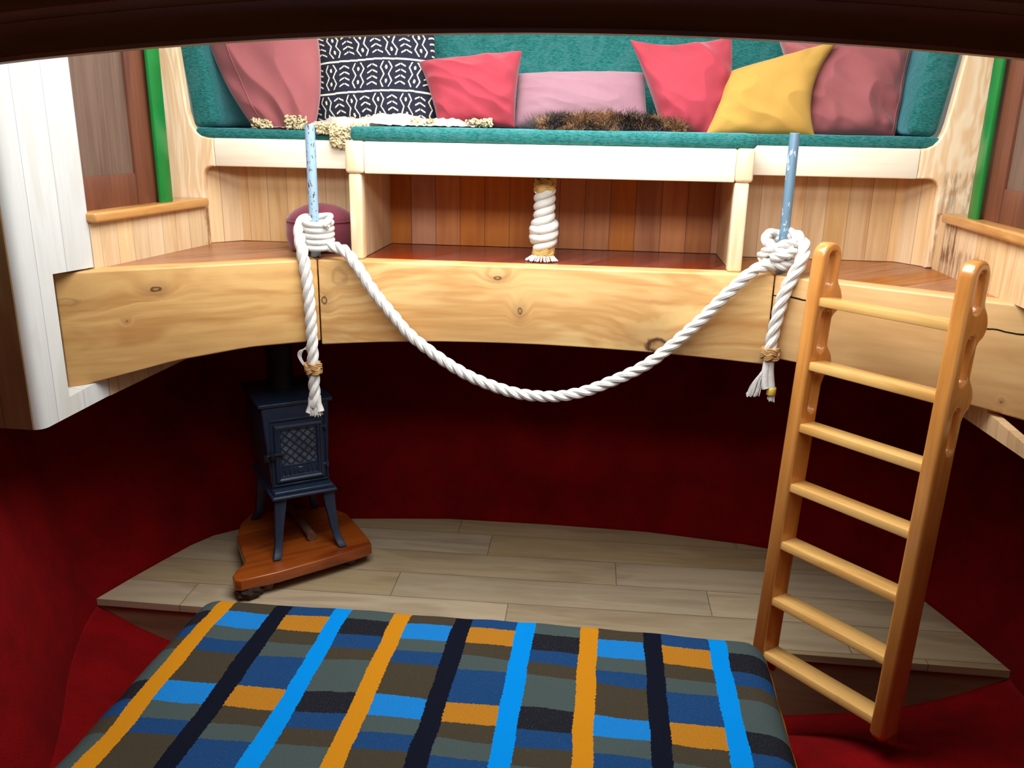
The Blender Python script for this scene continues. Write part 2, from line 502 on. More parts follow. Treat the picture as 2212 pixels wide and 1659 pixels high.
M_green_cl = NT('green_chenille', 0.85, 0.2)
_m = M_green_cl; _P = _m.pos()
_n1 = _m.noise(_m.comb(_m.math('MULTIPLY', _m.dot(_P, X_), 1.0), _m.math('MULTIPLY', _m.dot(_P, Y_), 1.0), _m.math('MULTIPLY', _m.dot(_P, Z_), 1.0)), 2.8, 1, 0.4, 1.2)
_line = _m.rng(_m.math('ABSOLUTE', _m.math('SUBTRACT', _m.math('FRACT', _m.math('MULTIPLY', _n1, 7.0)), 0.5)), 0.14, 0.2, 1, 0, True)
_fz = _m.noise(_m.comb(_m.math('MULTIPLY', _m.dot(_P, X_), 0.5), _m.dot(_P, Y_), _m.math('MULTIPLY', _m.dot(_P, Z_), 1.6)), 130, 3, 0.7)
_c = _m.mix(_m.rng(_fz, 0.35, 0.65), srgb(16, 76, 70), srgb(44, 114, 110))
_c = _m.mix(_m.math('MULTIPLY', _line, 0.25), _c, srgb(64, 112, 110))
_m.color(_c); _m.b.inputs['Sheen Weight'].default_value = 0.7; _m.b.inputs['Sheen Roughness'].default_value = 0.35; _m.b.inputs['Sheen Tint'].default_value = (0.35, 0.8, 0.95, 1)
_m.bump(_fz, 0.5, 0.006)
M_green_cl = _m.m

M_pink = cloth('dusty_rose_velvet', (150, 84, 84), (132, 68, 70), 1.5, 0.85, 0.5)
M_redv = cloth('coral_red_velvet', (160, 56, 66), (146, 46, 56), 1.5, 0.85, 0.25)
M_mauve = cloth('mauve_pink_velvet', (150, 110, 118), (136, 94, 104), 1.5, 0.85, 0.35)
M_yellow = cloth('mustard_linen', (180, 138, 66), (168, 124, 56), 1.5, 0.9, 0.08, sheen_tint=(1, 0.95, 0.7, 1))
M_pouf = cloth('plum_suede', (134, 62, 74), (112, 48, 60), 2.0, 0.9, 0.5)
M_fleece = cloth('white_fleece', (240, 236, 226), (228, 220, 204), 10, 0.95, 0.3, 300, 0.7, 0.6)
M_wool = cloth('cream_wool_curls', (212, 196, 156), (176, 156, 112), 20, 0.95, 0.2, 300, 0.8, 0.5)
M_fur_d = plain('dark_brown_fur', (62, 50, 46), 0.6, 0, 0.3, 0.5, 120)
M_fur_t = plain('tan_brown_fur', (164, 118, 80), 0.6, 0, 0.3, 0.45, 120)

# mudcloth: colour stored on a fine mesh
M_mud = NT('black_mudcloth', 0.9, 0.1)
_at = M_mud.n('ShaderNodeAttribute', attribute_name='pattern')
_c = M_mud.mix(_at.outputs['Fac'], srgb(38, 38, 50), srgb(226, 214, 188))
M_mud.color(_c); M_mud.bump(M_mud.noise(M_mud.pos(), 700, 2), 0.2, 0.002); M_mud = M_mud.m

# ------------------------------------------------------------------ large structure
XC = -0.24
ZD = -0.50      # upper deck
ZF = -1.93      # cabin sole


def wl_x(y, off=0.0): return -1.751+0.138*(y-2.769)+off


# cabin sole: lens-shaped boards with a straight front edge
half = [(1.815, 2.975), (1.76, 3.16), (1.70, 3.34), (1.65, 3.48), (1.59, 3.59), (1.48, 3.69), (1.27, 3.79), (0.96, 3.875), (0.5, 3.94), (0.0, 3.95)]
outl = [(XC+x, y) for x, y in half] + [(XC-x, y) for x, y in reversed(half[:-1])]
prism('floor', [(x, y, ZF) for x, y in outl], (0, 0, -0.03), M_floor, smooth=False)['kind'] = 'structure'


def keel(f):     # depth of the carpeted bottom at a fraction of the half beam
    pts = [(0, -2.26), (0.5, -2.235), (0.74, -2.165), (0.87, -2.08), (1.0, -1.955)]
    for (a, b), (c, d) in zip(pts, pts[1:]):
        if f <= c: return b+(d-b)*(f-a)/(c-a)
    return pts[-1][1]


n = 40
bm = bmesh.new()
top = []; bot = []
for i in range(n+1):
    f = -1+2*i/n; x = XC+1.815*f
    top.append(bm.verts.new((x, 2.985, ZF-0.001))); bot.append(bm.verts.new((x, 2.985, keel(abs(f))-0.02)))
for i in range(n):
    bm.faces.new((top[i], top[i+1], bot[i+1], bot[i]))
bobj('trim_1', bm, M_riser, smooth=False)['kind'] = 'structure'

# lower carpeted bottom, rising towards the berth
bm = bmesh.new(); grid = []
ys = [3.0, 2.9, 2.8, 2.7, 2.6, 2.5, 2.4, 2.2, 1.8, 1.2, 0.4, -1.0]
for j, y in enumerate(ys):
    row = []
    for i in range(n+1):
        f = -1+2*i/n
        k = keel(abs(f)); t = min(1, max(0, (2.98-y)/0.62)); t = t*t*(3-2*t)
        z = k+(max(-1.90, k)-k)*t*(min(1, max(0, f*4)) if f > 0 else 0)
        wl = 1.83 if (f > 0 or y > 2.97) else min(1.83, {True: 1.69+0.14*(y-2.6)/0.38, False: 1.46+0.23*(y-2.15)/0.45}[y > 2.6] if y > 2.15 else 1.26+0.20*max(0, (y-1.6))/0.55)
        row.append(bm.verts.new((XC+(wl+0.02)*f, y, z)))
    grid.append(row)
for j in range(len(ys)-1):
    for i in range(n):
        bm.faces.new((grid[j][i], grid[j][i+1], grid[j+1][i+1], grid[j+1][i]))
o = bobj('floor_carpet', bm, M_red); o['kind'] = 'structure'

# carpeted hull sides swept round the outline of the sole
path = [(-1.42, -1.0), (-1.43, 1.0), (-1.50, 1.6), (-1.70, 2.15), (-1.93, 2.6)] + [(XC-x, y) for x, y in half] + [(XC+x, y) for x, y in reversed(half[:-1])] + [(XC+1.82, 2.2), (XC+1.825, 1.0), (XC+1.83, -1.0)]
path = catmull([(x, y, 0) for x, y in path], 4)
prof = [(0.0, -1.96), (0.01, -1.90), (0.05, -1.75), (0.10, -1.5), (0.16, -1.2), (0.21, -0.9), (0.23, -0.56)]
bm = bmesh.new(); rows = []
for i, p in enumerate(path):
    a = path[max(i-1, 0)]; b = path[min(i+1, len(path)-1)]; t = (b-a).normalized(); nrm = Vector((-t.y, t.x, 0))
    rows.append([bm.verts.new((p.x+nrm.x*o_, p.y+nrm.y*o_, z)) for o_, z in prof])
for i in range(len(rows)-1):
    for k in range(len(prof)-1):
        bm.faces.new((rows[i][k], rows[i+1][k], rows[i+1][k+1], rows[i][k+1]))
o = bobj('wall_hull', bm, M_red); o['kind'] = 'structure'

# upper deck (behind the beams) with the redder boards under the seat
BL = (-1.80, 2.69); BLc = (-1.08, 3.13); BRc = (0.59, 3.13); BR = (1.62, 2.50)


def deck_piece(name, pts, mat):
    o = prism(name, [(x, y, ZD-0.002) for x, y in pts], (0, 0, -0.04), mat, smooth=False); o['kind'] = 'structure'


deck_piece('floor_upper', [(-2.35, 2.40), BL, (-1.08, 3.16), (-0.95, 3.18), (-0.95, 4.3), (-2.35, 4.3)], M_deck)
deck_piece('floor_upper', [(0.455, 3.18), (0.59, 3.16), BR, (1.95, 2.30), (1.95, 4.3), (0.455, 4.3)], M_deck)
deck_piece('floor_upper', [(-0.95, 3.17), (0.455, 3.17), (0.455, 4.3), (-0.95, 4.3)], M_deck_in)

# left whitewashed panel, corner, return face
ty = lambda y, z, off=0.0: (wl_x(y, off), y, z)
bm = bmesh.new()
add_prism(bm, [ty(2.445, -0.978), ty(2.766, -0.9565), ty(2.766, -0.885), ty(2.578, -0.905), ty(2.578, -0.489), ty(2.766, -0.495), ty(2.766, 0.95), ty(2.445, 0.95)], (-0.45, 0, 0), 0)
es = [e for e in bm.edges if all(abs(v.co.y-2.445) < 1e-4 and abs(v.co.x-wl_x(2.445)) < 1e-4 for v in e.verts)]
bmesh.ops.bevel(bm, geom=es, offset=0.03, segments=4, profile=0.5, affect='EDGES')
bobj('wall_left', bm, M_white)['kind'] = 'structure'
prism('wall_left_lower', [ty(2.767, -0.957, .002), ty(3.46, -0.93, .002), ty(3.46, -0.345, .002), ty(2.767, -0.345, .002)], (-0.03, 0, 0), M_pine_y, smooth=False)['kind'] = 'structure'
# right wall
RX = 1.236
prism('wall_right_lower', [(RX+.008, 2.3, -0.885), (RX, 2.78, -0.86), (RX, 2.84, -0.5), (RX+.008, 2.3, -0.50), (RX+.008, 2.3, -0.30), (RX-.004, 3.46, -0.30), (RX-.004, 3.46, -0.96), (RX+.008, 2.3, -0.905)], (0.03, 0, 0), M_pine_r, smooth=False)['kind'] = 'structure'
box('wall_right', (RX, 1.6, -0.90), (RX+0.4, 2.3, 0.95), M_white, smooth=False)['kind'] = 'structure'


def sill(name, side):
    if side < 0:
        pts = [ty(2.757, -0.31, .035), ty(3.43, -0.31, .028), ty(3.43, -0.31, -.12), ty(2.757, -0.31, -.12)]
        up = (0, 0, -0.034); m = M_sill
    else:
        pts = [(RX-0.028, 3.36, -0.285), (RX-0.028, 2.3, -0.285), (RX+0.12, 2.3, -0.285), (RX+0.12, 3.36, -0.285)]; up = (0, 0, -0.034); m = M_sill
    prism(name, pts, up, m, bevel=0.009, seg=3)['kind'] = 'structure'


sill('trim_2', -1); sill('trim_3', 1)


def door(name, side):
    e = bpy.data.objects.new(name, None); COL.objects.link(e); e['kind'] = 'structure'
    z0, z1 = (-0.312, 0.95) if side < 0 else (-0.286, 0.95)
    if side < 0:
        f = lambda y, z, off: (wl_x(y, -0.03-off), y, z); up = (-0.03, 0, 0)
        ys_, st, rl = (2.70, 3.165), 0.085, 0.115
    else:
        f = lambda y, z, off: (RX+0.03+off, y, z); up = (0.03, 0, 0)
        ys_, st, rl = (2.34, 3.127), 0.10, 0.11
    e.location = f(ys_[0], z0, 0)
    def q(y0, y1, a, b, off): return [f(y0, a, off), f(y1, a, off), f(y1, b, off), f(y0, b, off)]
    prism('door_panel', q(ys_[0], ys_[1]-st, z0+rl, z1, 0.012), up, M_door, e, smooth=False)
    prism('stile', q(ys_[1]-st, ys_[1]+0.07, z0, z1, 0), up, M_doorf, e, bevel=0.004)
    prism('bottom_rail', q(ys_[0], ys_[1]-st, z0, z0+rl, 0.003), up, M_doorf, e, bevel=0.004)
    g = 0.072
    prism('trim_4' if side < 0 else 'trim_5', q(ys_[1]+0.002, ys_[1]+g, z0, z1, -0.030), (up[0]*0.5, 0, 0), M_green, bevel=0.004)['kind'] = 'structure'
    # outer boarding behind frame
    prism('wall_left_outer' if side < 0 else 'wall_right_outer', q(2.3, ys_[1]+0.02, -0.30 if side < 0 else -0.27, z1, 0.06), up, M_white, smooth=False)['kind'] = 'structure'


door('door_1', -1); door('door_2', 1)

# deckhouse end wall, roof with its opening, cabin ceiling near the camera, shell behind
box('wall_back', (-2.1, 4.16, -0.54), (1.7, 4.2, 0.95), M_white, smooth=False)['kind'] = 'structure'
bm = bmesh.new()
for lo, hi in (((-2.4, 1.12, 0.95), (-1.15, 4.3, 1.0)), ((0.65, 1.12, 0.95), (2.1, 4.3, 1.0)), ((-1.15, 1.12, 0.95), (0.65, 1.70, 1.0)), ((-1.15, 3.14, 0.95), (0.65, 4.3, 1.0))):
    add_box(bm, lo, hi)
bobj('ceiling', bm, M_white, smooth=False)['kind'] = 'structure'
box('ceiling_cabin', (-2.5, -1.0, 0.24), (2.2, 1.2, 0.28), M_dark, smooth=False)['kind'] = 'structure'
bm = bmesh.new()
for lo, hi in (((-2.5, 1.17, 0.24), (2.2, 1.2, 0.48)), ((-2.5, 1.17, 0.48), (-1.22, 1.2, 1.0)), ((0.72, 1.17, 0.48), (2.2, 1.2, 1.0)), ((-1.22, 1.17, 0.84), (0.72, 1.2, 1.0))):
    add_box(bm, lo, hi)
bobj('wall_header', bm, M_white, smooth=False)['kind'] = 'structure'  # header opening added to go with the front fill lamp
box('wall_cabin_left', (-2.45, -1.0, -1.98), (-2.40, 2.47, 1.0), M_dark, smooth=False)['kind'] = 'structure'
box('wall_cabin_right', (1.90, -1.0, -1.98), (1.95, 2.6, 1.0), M_dark, smooth=False)['kind'] = 'structure'
box('wall_cabin_back', (-2.45, -1.04, -2.3), (1.95, -1.0, 0.28), M_dark, smooth=False)['kind'] = 'structure'
# inboard return of the left box above the hull carpet
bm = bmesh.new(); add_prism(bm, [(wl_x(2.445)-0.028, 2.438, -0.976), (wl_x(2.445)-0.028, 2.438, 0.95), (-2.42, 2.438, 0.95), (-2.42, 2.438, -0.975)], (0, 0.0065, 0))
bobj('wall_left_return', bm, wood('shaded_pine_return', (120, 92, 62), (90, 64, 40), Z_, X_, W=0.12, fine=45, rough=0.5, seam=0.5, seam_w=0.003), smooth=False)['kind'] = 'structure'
prism('wall_right_box_end', [(RX, 2.30, -0.905), (RX, 2.30, 0.95), (RX+0.7, 2.30, 0.95), (RX+0.7, 2.30, -0.905)], (0, 0.02, 0), M_pine, smooth=False)['kind'] = 'structure'

# ------------------------------------------------------------------ timber beams at the deck edge


def beam(label, a, b, top, bots, mat, thick=0.09, bevel=0.007):
    """front face from a to b in plan; bots = [(t, z)...] underside"""
    a = Vector((a[0], a[1], 0)); b = Vector((b[0], b[1], 0)); d = b-a; back = Vector((-d.y, d.x, 0)).normalized()
    if back.y < 0: back = -back
    pts = [a+Vector((0, 0, top)), b+Vector((0, 0, top))]
    m_ = 14
    for i in range(m_+1):
        t = 1-i/m_
        for (t0, z0), (t1, z1) in zip(bots, bots[1:]):
            if t0 <= t <= t1: s = (t-t0)/(t1-t0); s2 = s; z = z0+(z1-z0)*s2; break
        p = a.lerp(b, t); pts.append(Vector((p.x, p.y, z)))
    bm = bmesh.new(); add_prism(bm, pts, back*thick)
    bmesh.ops.recalc_face_normals(bm, faces=bm.faces)
    es = [e for e in bm.edges if e.calc_face_angle(0) > R(40)]
    bmesh.ops.bevel(bm, geom=es, offset=bevel, segments=3, profile=0.5, affect='EDGES')
    o = bobj('timber_beam', bm, mat, angle=30)
    return tag(o, label, 'beam', 'timber beams along the deck edge')


import functools
cb = [(i/10, -0.83+0.038*(1-((i/10-0.45)/0.55)**2 if i/10 > 0.45 else 1-((0.45-i/10)/0.45)**2)) for i in range(11)]
beam('honey coloured middle timber beam with arched underside, behind the hanging rope swag', (-1.084, 3.13), (0.593, 3.13), ZD, cb, M_beam_c)
beam('left angled timber beam with a dark knot, butting against the whitewashed boards', (-1.085, 3.132), (-1.828, 2.652), ZD, [(0, -0.815), (0.3, -0.815), (0.6, -0.84), (1, -0.905)], M_beam_l)
beam('right angled timber beam with a long thin crack, behind the ladder', (0.594, 3.132), (1.72, 2.442), ZD, [(0, -0.80), (0.3, -0.81), (0.6, -0.85), (1, -0.93)], M_beam_r)

# dark arched carlin in the foreground


def carlin():
    e = thing('ceiling_beam', 'dark arched ceiling beam across the top, nearest of all', 'beam', (-0.08, 1.0, 0.1))
    def arch(x): return -0.088*(x+0.08)**2
    def strip(name, prof_):
        bm = bmesh.new(); rows = []
        N_ = 60
        for i in range(N_+1):
            x = -2.3+4.4*i/N_
            rows.append([bm.verts.new((x, y, z+arch(x))) for y, z in prof_])
        for i in range(N_):
            for k in range(len(prof_)):
                k2 = (k+1) % len(prof_); bm.faces.new((rows[i][k], rows[i+1][k], rows[i+1][k2], rows[i][k2]))
        bm.faces.new(rows[0]); bm.faces.new(rows[-1][::-1])
        bobj(name, bm, M_dark, e, angle=35)
    strip('lower_moulding', [(1.004, 0.0955), (1.022, 0.0955), (1.03, 0.16), (0.985, 0.16), (0.985, 0.133), (0.9875, 0.1315), (0.992, 0.129), (0.998, 0.124), (1.0, 0.117), (1.0, 0.100)])
    strip('upper_board', [(0.972, 0.136), (0.985, 0.134), (1.12, 0.142), (1.12, 0.42), (0.955, 0.42), (0.955, 0.150), (0.960, 0.140)])


carlin()

# ------------------------------------------------------------------ built-in bench


def bench():
    e = thing('built_in_bench', 'pale fir built-in bench with open cubbyholes below the cushions', 'bench', (XC, 3.45, ZD))
    MY = lambda y: Matrix(((1, 0, 0, 0), (0, 0, -1, y), (0, 1, 0, 0), (0, 0, 0, 1)))
    # left upright with curved inner corners
    lp = [(-1.835, 0.6), (-1.835, 0.262), (-1.815, -0.32), (-1.80, ZD), (-1.663, ZD)]
    lp += [(-1.655, -0.225)] + [(-1.615+0.04*math.cos(R(a)), -0.225+0.04*math.sin(R(a))) for a in range(180, 89, -15)] + [(-1.60, -0.185), (-1.60, -0.074)]
    lp += [(-1.625, -0.073), (-1.65, -0.066), (-1.672, -0.048), (-1.688, -0.02), (-1.70, 0.03), (-1.718, 0.262), (-1.76, 0.6)]
    mobj('upright', flat_mesh([lp], 0.042, 0.007, MY(3.46)), M_frame, e)
    rp = [(1.365, 0.6), (1.37, 0.266), (1.35, -0.34), (1.33, ZD), (1.208, ZD), (1.213, -0.21)]
    rp += [(1.173+0.04*math.cos(R(a)), -0.21+0.04*math.sin(R(a))) for a in range(0, 91, 15)] + [(1.13, -0.170), (1.13, -0.062)]
    rp += [(1.15, -0.06), (1.17, -0.05), (1.188, -0.03), (1.20, 0.0), (1.207, 0.032), (1.235, 0.265), (1.28, 0.6)]
    mobj('upright', flat_mesh([rp], 0.042, 0.007, MY(3.46)), M_frame, e)
    box('seat_rail', (-1.599, 3.439, -0.184), (-0.94, 3.478, -0.074), M_rail, e, bevel=0.006)
    box('seat_rail', (0.45, 3.439, -0.171), (1.129, 3.478, -0.062), M_rail, e, bevel=0.006)
    # middle section standing forward
    box('front_rail', (-0.905, 3.172, -0.184), (0.43, 3.205, -0.070), M_rail, e, bevel=0.006)
    for x0, x1 in ((-0.975, -0.905), (0.43, 0.492)):
        box('corner_block', (x0, 3.165, -0.184), (x1, 3.235, -0.068), M_postw, e, bevel=0.012, seg=3)
        pass
    box('post', (-0.966, 3.172, ZD), (-0.918, 3.23, -0.184), M_postw, e, bevel=0.008, seg=3)
    box('post', (0.432, 3.172, ZD), (0.482, 3.23, -0.184), M_postw, e, bevel=0.008, seg=3)
    for x in (-0.952, 0.445):
        box('side_panel', (x, 3.2, ZD), (x+0.022, 3.66, -0.12), M_side, e)
    # back and side boards of the cubbyholes
    box('back_panel', (-0.93, 3.65, ZD), (0.445, 3.67, -0.12), M_inner, e)
    box('back_panel', (-1.60, 3.585, ZD), (-0.95, 3.605, -0.12), M_pine, e)
    box('back_panel', (0.467, 3.585, ZD), (1.16, 3.605, -0.12), M_pine, e)
    prism('side_panel', [(-1.668, 3.48, ZD), (-1.668, 3.48, -0.12), (-1.55, 3.60, -0.12), (-1.55, 3.60, ZD)], (-0.012, -0.0, 0), M_side, e)
    prism('side_panel', [(1.212, 3.48, ZD), (1.212, 3.48, -0.12), (1.125, 3.60, -0.12), (1.125, 3.60, ZD)], (0.012, -0.0, 0), M_side, e)
    bm = bmesh.new()
    add_box(bm, (-1.70, 3.478, -0.10), (1.24, 4.12, -0.076)); add_box(bm, (-0.95, 3.205, -0.10), (0.47, 3.477, -0.073))
    bobj('seat_board', bm, M_pine, e)
    box('backrest_board', (-1.70, 4.05, -0.076), (1.24, 4.12, 0.55), M_pine, e)
    return e


bench()


def cushion(name, label, lo, hi, mat, bevel=0.02, M=None, cat='cushion', group=None, amp=0.003):
    bm = bmesh.new(); add_box(bm, lo, hi, bevel, 4)
    # subdivide long edges for a little softness
    for k in range(5):
        es = [x for x in bm.edges if x.calc_length() > 0.12]
        if not es: break
        bmesh.ops.subdivide_edges(bm, edges=es, cuts=1, use_grid_fill=True)
    for v in bm.verts:
        d = mnoise.noise_vector(v.co*7)
        v.co += d*amp
        if M is not None: v.co = M @ v.co
    o = bobj(name, bm, mat)
    return tag(o, label, cat, group)


G_SEAT = 'green seat cushions of the bench'
cushion('seat_cushion', 'flat teal green seat cushion at the left end of the bench', (-1.675, 3.442, -0.076), (-0.965, 4.02, -0.036), M_green_cl, 0.014, group=G_SEAT)
cushion('seat_cushion', 'flat teal green seat cushion at the right end of the bench', (0.505, 3.446, -0.064), (1.197, 4.02, -0.020), M_green_cl, 0.014, group=G_SEAT)
cushion('seat_cushion', 'long teal green seat cushion overhanging the bright middle front rail', (-0.958, 3.178, -0.070), (0.50, 4.02, -0.018), M_green_cl, 0.019, group=G_SEAT)
Mb = Matrix.Translation((0, 3.92, -0.02)) @ Matrix.Rotation(R(-9), 4, 'X')
cushion('back_cushion', 'long teal green back cushion behind the row of pillows', (-1.56, -0.02, 0.0), (1.06, 0.08, 0.52), M_green_cl, 0.03, M=Mb, amp=0.006)
Ml = Matrix.Translation((-1.66, 3.47, -0.036)) @ Matrix.Rotation(R(-8), 4, 'Y')
cushion('side_bolster', 'upright teal green side cushion against the left end of the bench', (-0.03, 0, 0), (0.075, 0.46, 0.5), M_green_cl, 0.028, M=Ml, amp=0.005, group='upright green side cushions')
Mr = Matrix.Translation((1.165, 3.47, -0.022)) @ Matrix.Rotation(R(8), 4, 'Y')
cushion('side_bolster', 'upright teal green side cushion against the right end of the bench', (-0.085, 0, 0), (0.025, 0.46, 0.5), M_green_cl, 0.028, M=Mr, amp=0.005, group='upright green side cushions')

# ------------------------------------------------------------------ pillows


def pillow(name, label, corners, Yb, Yt, thick, mat, pinch=0.05, N=56, wr=0.010, seed=0, ear=1.0, group='loose pillows along the bench', pattern=None, bulge=(0, 0, 0, 0), seam=False, sharp=0.42, wscale=9):
    """corners in the order bottom left, bottom right, top right, top left"""
    c = []
    for i, (x, y) in enumerate(corners):
        c.append(px(x, y, Yb if i < 2 else Yt))
    nrm = (c[1]-c[0]).cross(c[3]-c[0]).normalized()
    if nrm.y > 0: nrm = -nrm
    size = ((c[1]-c[0]).length+(c[2]-c[3]).length)/2
    me = bpy.data.meshes.new(name)
    vs_ = []; fs = []; uvs = []
    def pt(u, v, side):
        # pull the edges in between the corners
        pu = pinch*(4*v*(1-v)); pv = pinch*(4*u*(1-u))
        uu = u+(0.5-u)*2*pu*(abs(2*u-1)**1.2); vv = v+(0.5-v)*2*pv*(abs(2*v-1)**1.2)
        p = (c[0]*(1-uu)+c[1]*uu)*(1-vv)+(c[3]*(1-uu)+c[2]*uu)*vv
        right = (c[1]-c[0]).normalized(); upv = (c[3]-c[0]).normalized()
        b = bulge
        p = p-right*b[3]*4*v*(1-v)*(1-u)+right*b[1]*4*v*(1-v)*u+upv*b[2]*4*u*(1-u)*v-upv*b[0]*4*u*(1-u)*(1-v)
        a = max(0.0, 1-abs(2*u-1)**2.2); bb = max(0.0, 1-abs(2*v-1)**2.2)
        h = (a*bb)**sharp
        edge = min(u, 1-u, v, 1-v)
        q = Vector((u*size, v*size*1.0, seed*3.1+side))
        wv = mnoise.noise(Vector((q.x*wscale, q.y*wscale*0.55, q.z)))*0.6+mnoise.noise(Vector((q.x*wscale*0.8+q.y*wscale, (q.y-q.x)*wscale*0.35, q.z+5)))
        wv = (1-abs(wv)*1.8)
        cr = math.exp(-edge*10)
        # folds running in from the edges
        fo = math.sin((u*23 if min(v, 1-v) < min(u, 1-u) else v*23)+4*mnoise.noise(q*6))*cr*min(1, edge*12)
        soft = mnoise.noise(q*4.5)
        d = h*thick/2*side + (wv*wr*1.3 + soft*wr*1.6 + fo*wr*0.9)*min(1, h*1.4)*side
        return p+nrm*d
    n1 = N+1
    for side in (1, -1):
        for j in range(n1):
            for i in range(n1):
                u = i/N; v = j/N
                vs_.append(pt(u, v, side)); uvs.append((u, v))
    for s, base in ((1, 0), (-1, n1*n1)):
        for j in range(N):
            for i in range(N):
                a = base+j*n1+i
                f = (a, a+1, a+n1+1, a+n1)
                fs.append(f if s == 1 else f[::-1])
    me.from_pydata(vs_, [], fs)
    bm = bmesh.new(); bm.from_mesh(me)
    if pattern:
        pass
    else:
        bmesh.ops.remove_doubles(bm, verts=bm.verts, dist=0.0004)
    bm.to_mesh(me); bm.free()
    if pattern:
        at = me.attributes.new('pattern', 'FLOAT', 'POINT')
        at.data.foreach_set('value', [pattern(u, v) for u, v in uvs])
    o = mobj(name, me, mat, angle=80)
    lift = 0
    tag(o, label, 'pillow', group)
    if seam:
        bm = bmesh.new()
        pts = [pt(seam, 0.02+0.96*k/40, 1)+nrm*0.001 for k in range(41)]
        add_tube(bm, pts, 0.0022, 6)
        bobj('piping_seam', bm, mat, o)
    return o


def mud(u, v):
    """bands of chevrons, zigzags and dots between cream lines"""
    k = 3.45; t = v*k+0.12+0.05*math.sin(u*4.5+1)
    row = math.floor(t); f = t-row
    if f < 0.05 or f > 0.995: return 1.0
    if f < 0.11 or f > 0.965: return 0.0
    y = (f-0.11)/0.855
    cols = 9.0
    x = u*cols+0.35+row*0.5+0.12*math.sin(v*9)
    ci = math.floor(x); g = x-ci-0.5
    asp = 0.62
    wdt = 0.075+0.02*mnoise.noise(Vector((u*30, v*30, 0)))
    if (ci+row) % 2 == 0:
        if abs(g) > 0.36 or y > 0.97 or y < 0.04: return 0.0
        q = (y*4.6+abs(g)*1.15*1.2) % 1.0
        if abs(g) < 0.03: return 0.0
        return 1.0 if q < 0.24 else 0.0
    else:
        if y > 0.97 or y < 0.03: return 0.0
        ph = (y*2.0) % 1.0
        tri = abs(2*ph-1)
        wv = 0.10+0.24*(1-tri)
        if abs(abs(g)-wv-0.06) < wdt*0.55: return 1.0
        d = math.hypot(g, (ph-0.5)*asp*0.8)
        return 1.0 if d < 0.075 else 0.0


pillow('mudcloth_pillow', 'large black pillow with cream tribal zigzags and chevrons', [(688, 268), (938, 272), (936, 40), (652, 48)], 3.66, 3.80, 0.13, M_mud, pinch=0.01, N=250, wr=0.004, seed=2, pattern=mud, bulge=(0, 0.01, 0.01, 0.0))
pillow('velvet_pillow', 'big dusty rose velvet pillow leaning on the left side cushion', [(560, 292), (676, 292), (660, -25), (432, -10)], 3.50, 3.62, 0.17, M_pink, pinch=0.0, N=90, wr=0.011, seed=1, bulge=(-0.01, 0.045, 0, 0.05), seam=0.22, sharp=0.5)
pillow('velvet_pillow', 'coral red velvet pillow beside the black patterned pillow', [(948, 272), (1112, 276), (1128, 110), (905, 134)], 3.57, 3.68, 0.15, M_redv, pinch=0.02, N=90, wr=0.013, seed=3)
pillow('lumbar_pillow', 'long mauve pink lumbar pillow between the two coral red pillows', [(1108, 276), (1402, 280), (1394, 158), (1117, 160)], 3.64, 3.73, 0.18, M_mauve, pinch=0.012, N=90, wr=0.004, seed=4)
pillow('velvet_pillow', 'creased coral red velvet pillow leaning next to the yellow pillow', [(1436, 294), (1535, 300), (1580, 78), (1360, 86)], 3.55, 3.68, 0.15, M_redv, pinch=0.03, N=90, wr=0.017, seed=7, bulge=(0, 0.04, -0.02, 0.0))
pillow('linen_pillow', 'mustard yellow pillow with its top corner pulled up', [(1522, 294), (1762, 298), (1812, 88), (1572, 156)], 3.50, 3.62, 0.15, M_yellow, pinch=0.02, N=90, wr=0.007, seed=6, bulge=(0, -0.045, -0.0, 0.0))
pillow('velvet_pillow', 'big dusty rose velvet pillow behind the mustard yellow pillow', [(1735, 296), (1932, 298), (1985, 40), (1672, 50)], 3.60, 3.77, 0.17, M_pink, pinch=0.02, N=90, wr=0.017, seed=9, bulge=(0, 0.0, 0, 0.0), seam=0.95)

# ------------------------------------------------------------------ fleeces
random.seed(5)


def zseat(x, y):
    if -0.958 < x < 0.50: return -0.018
    return -0.036 if x < 0 else -0.02


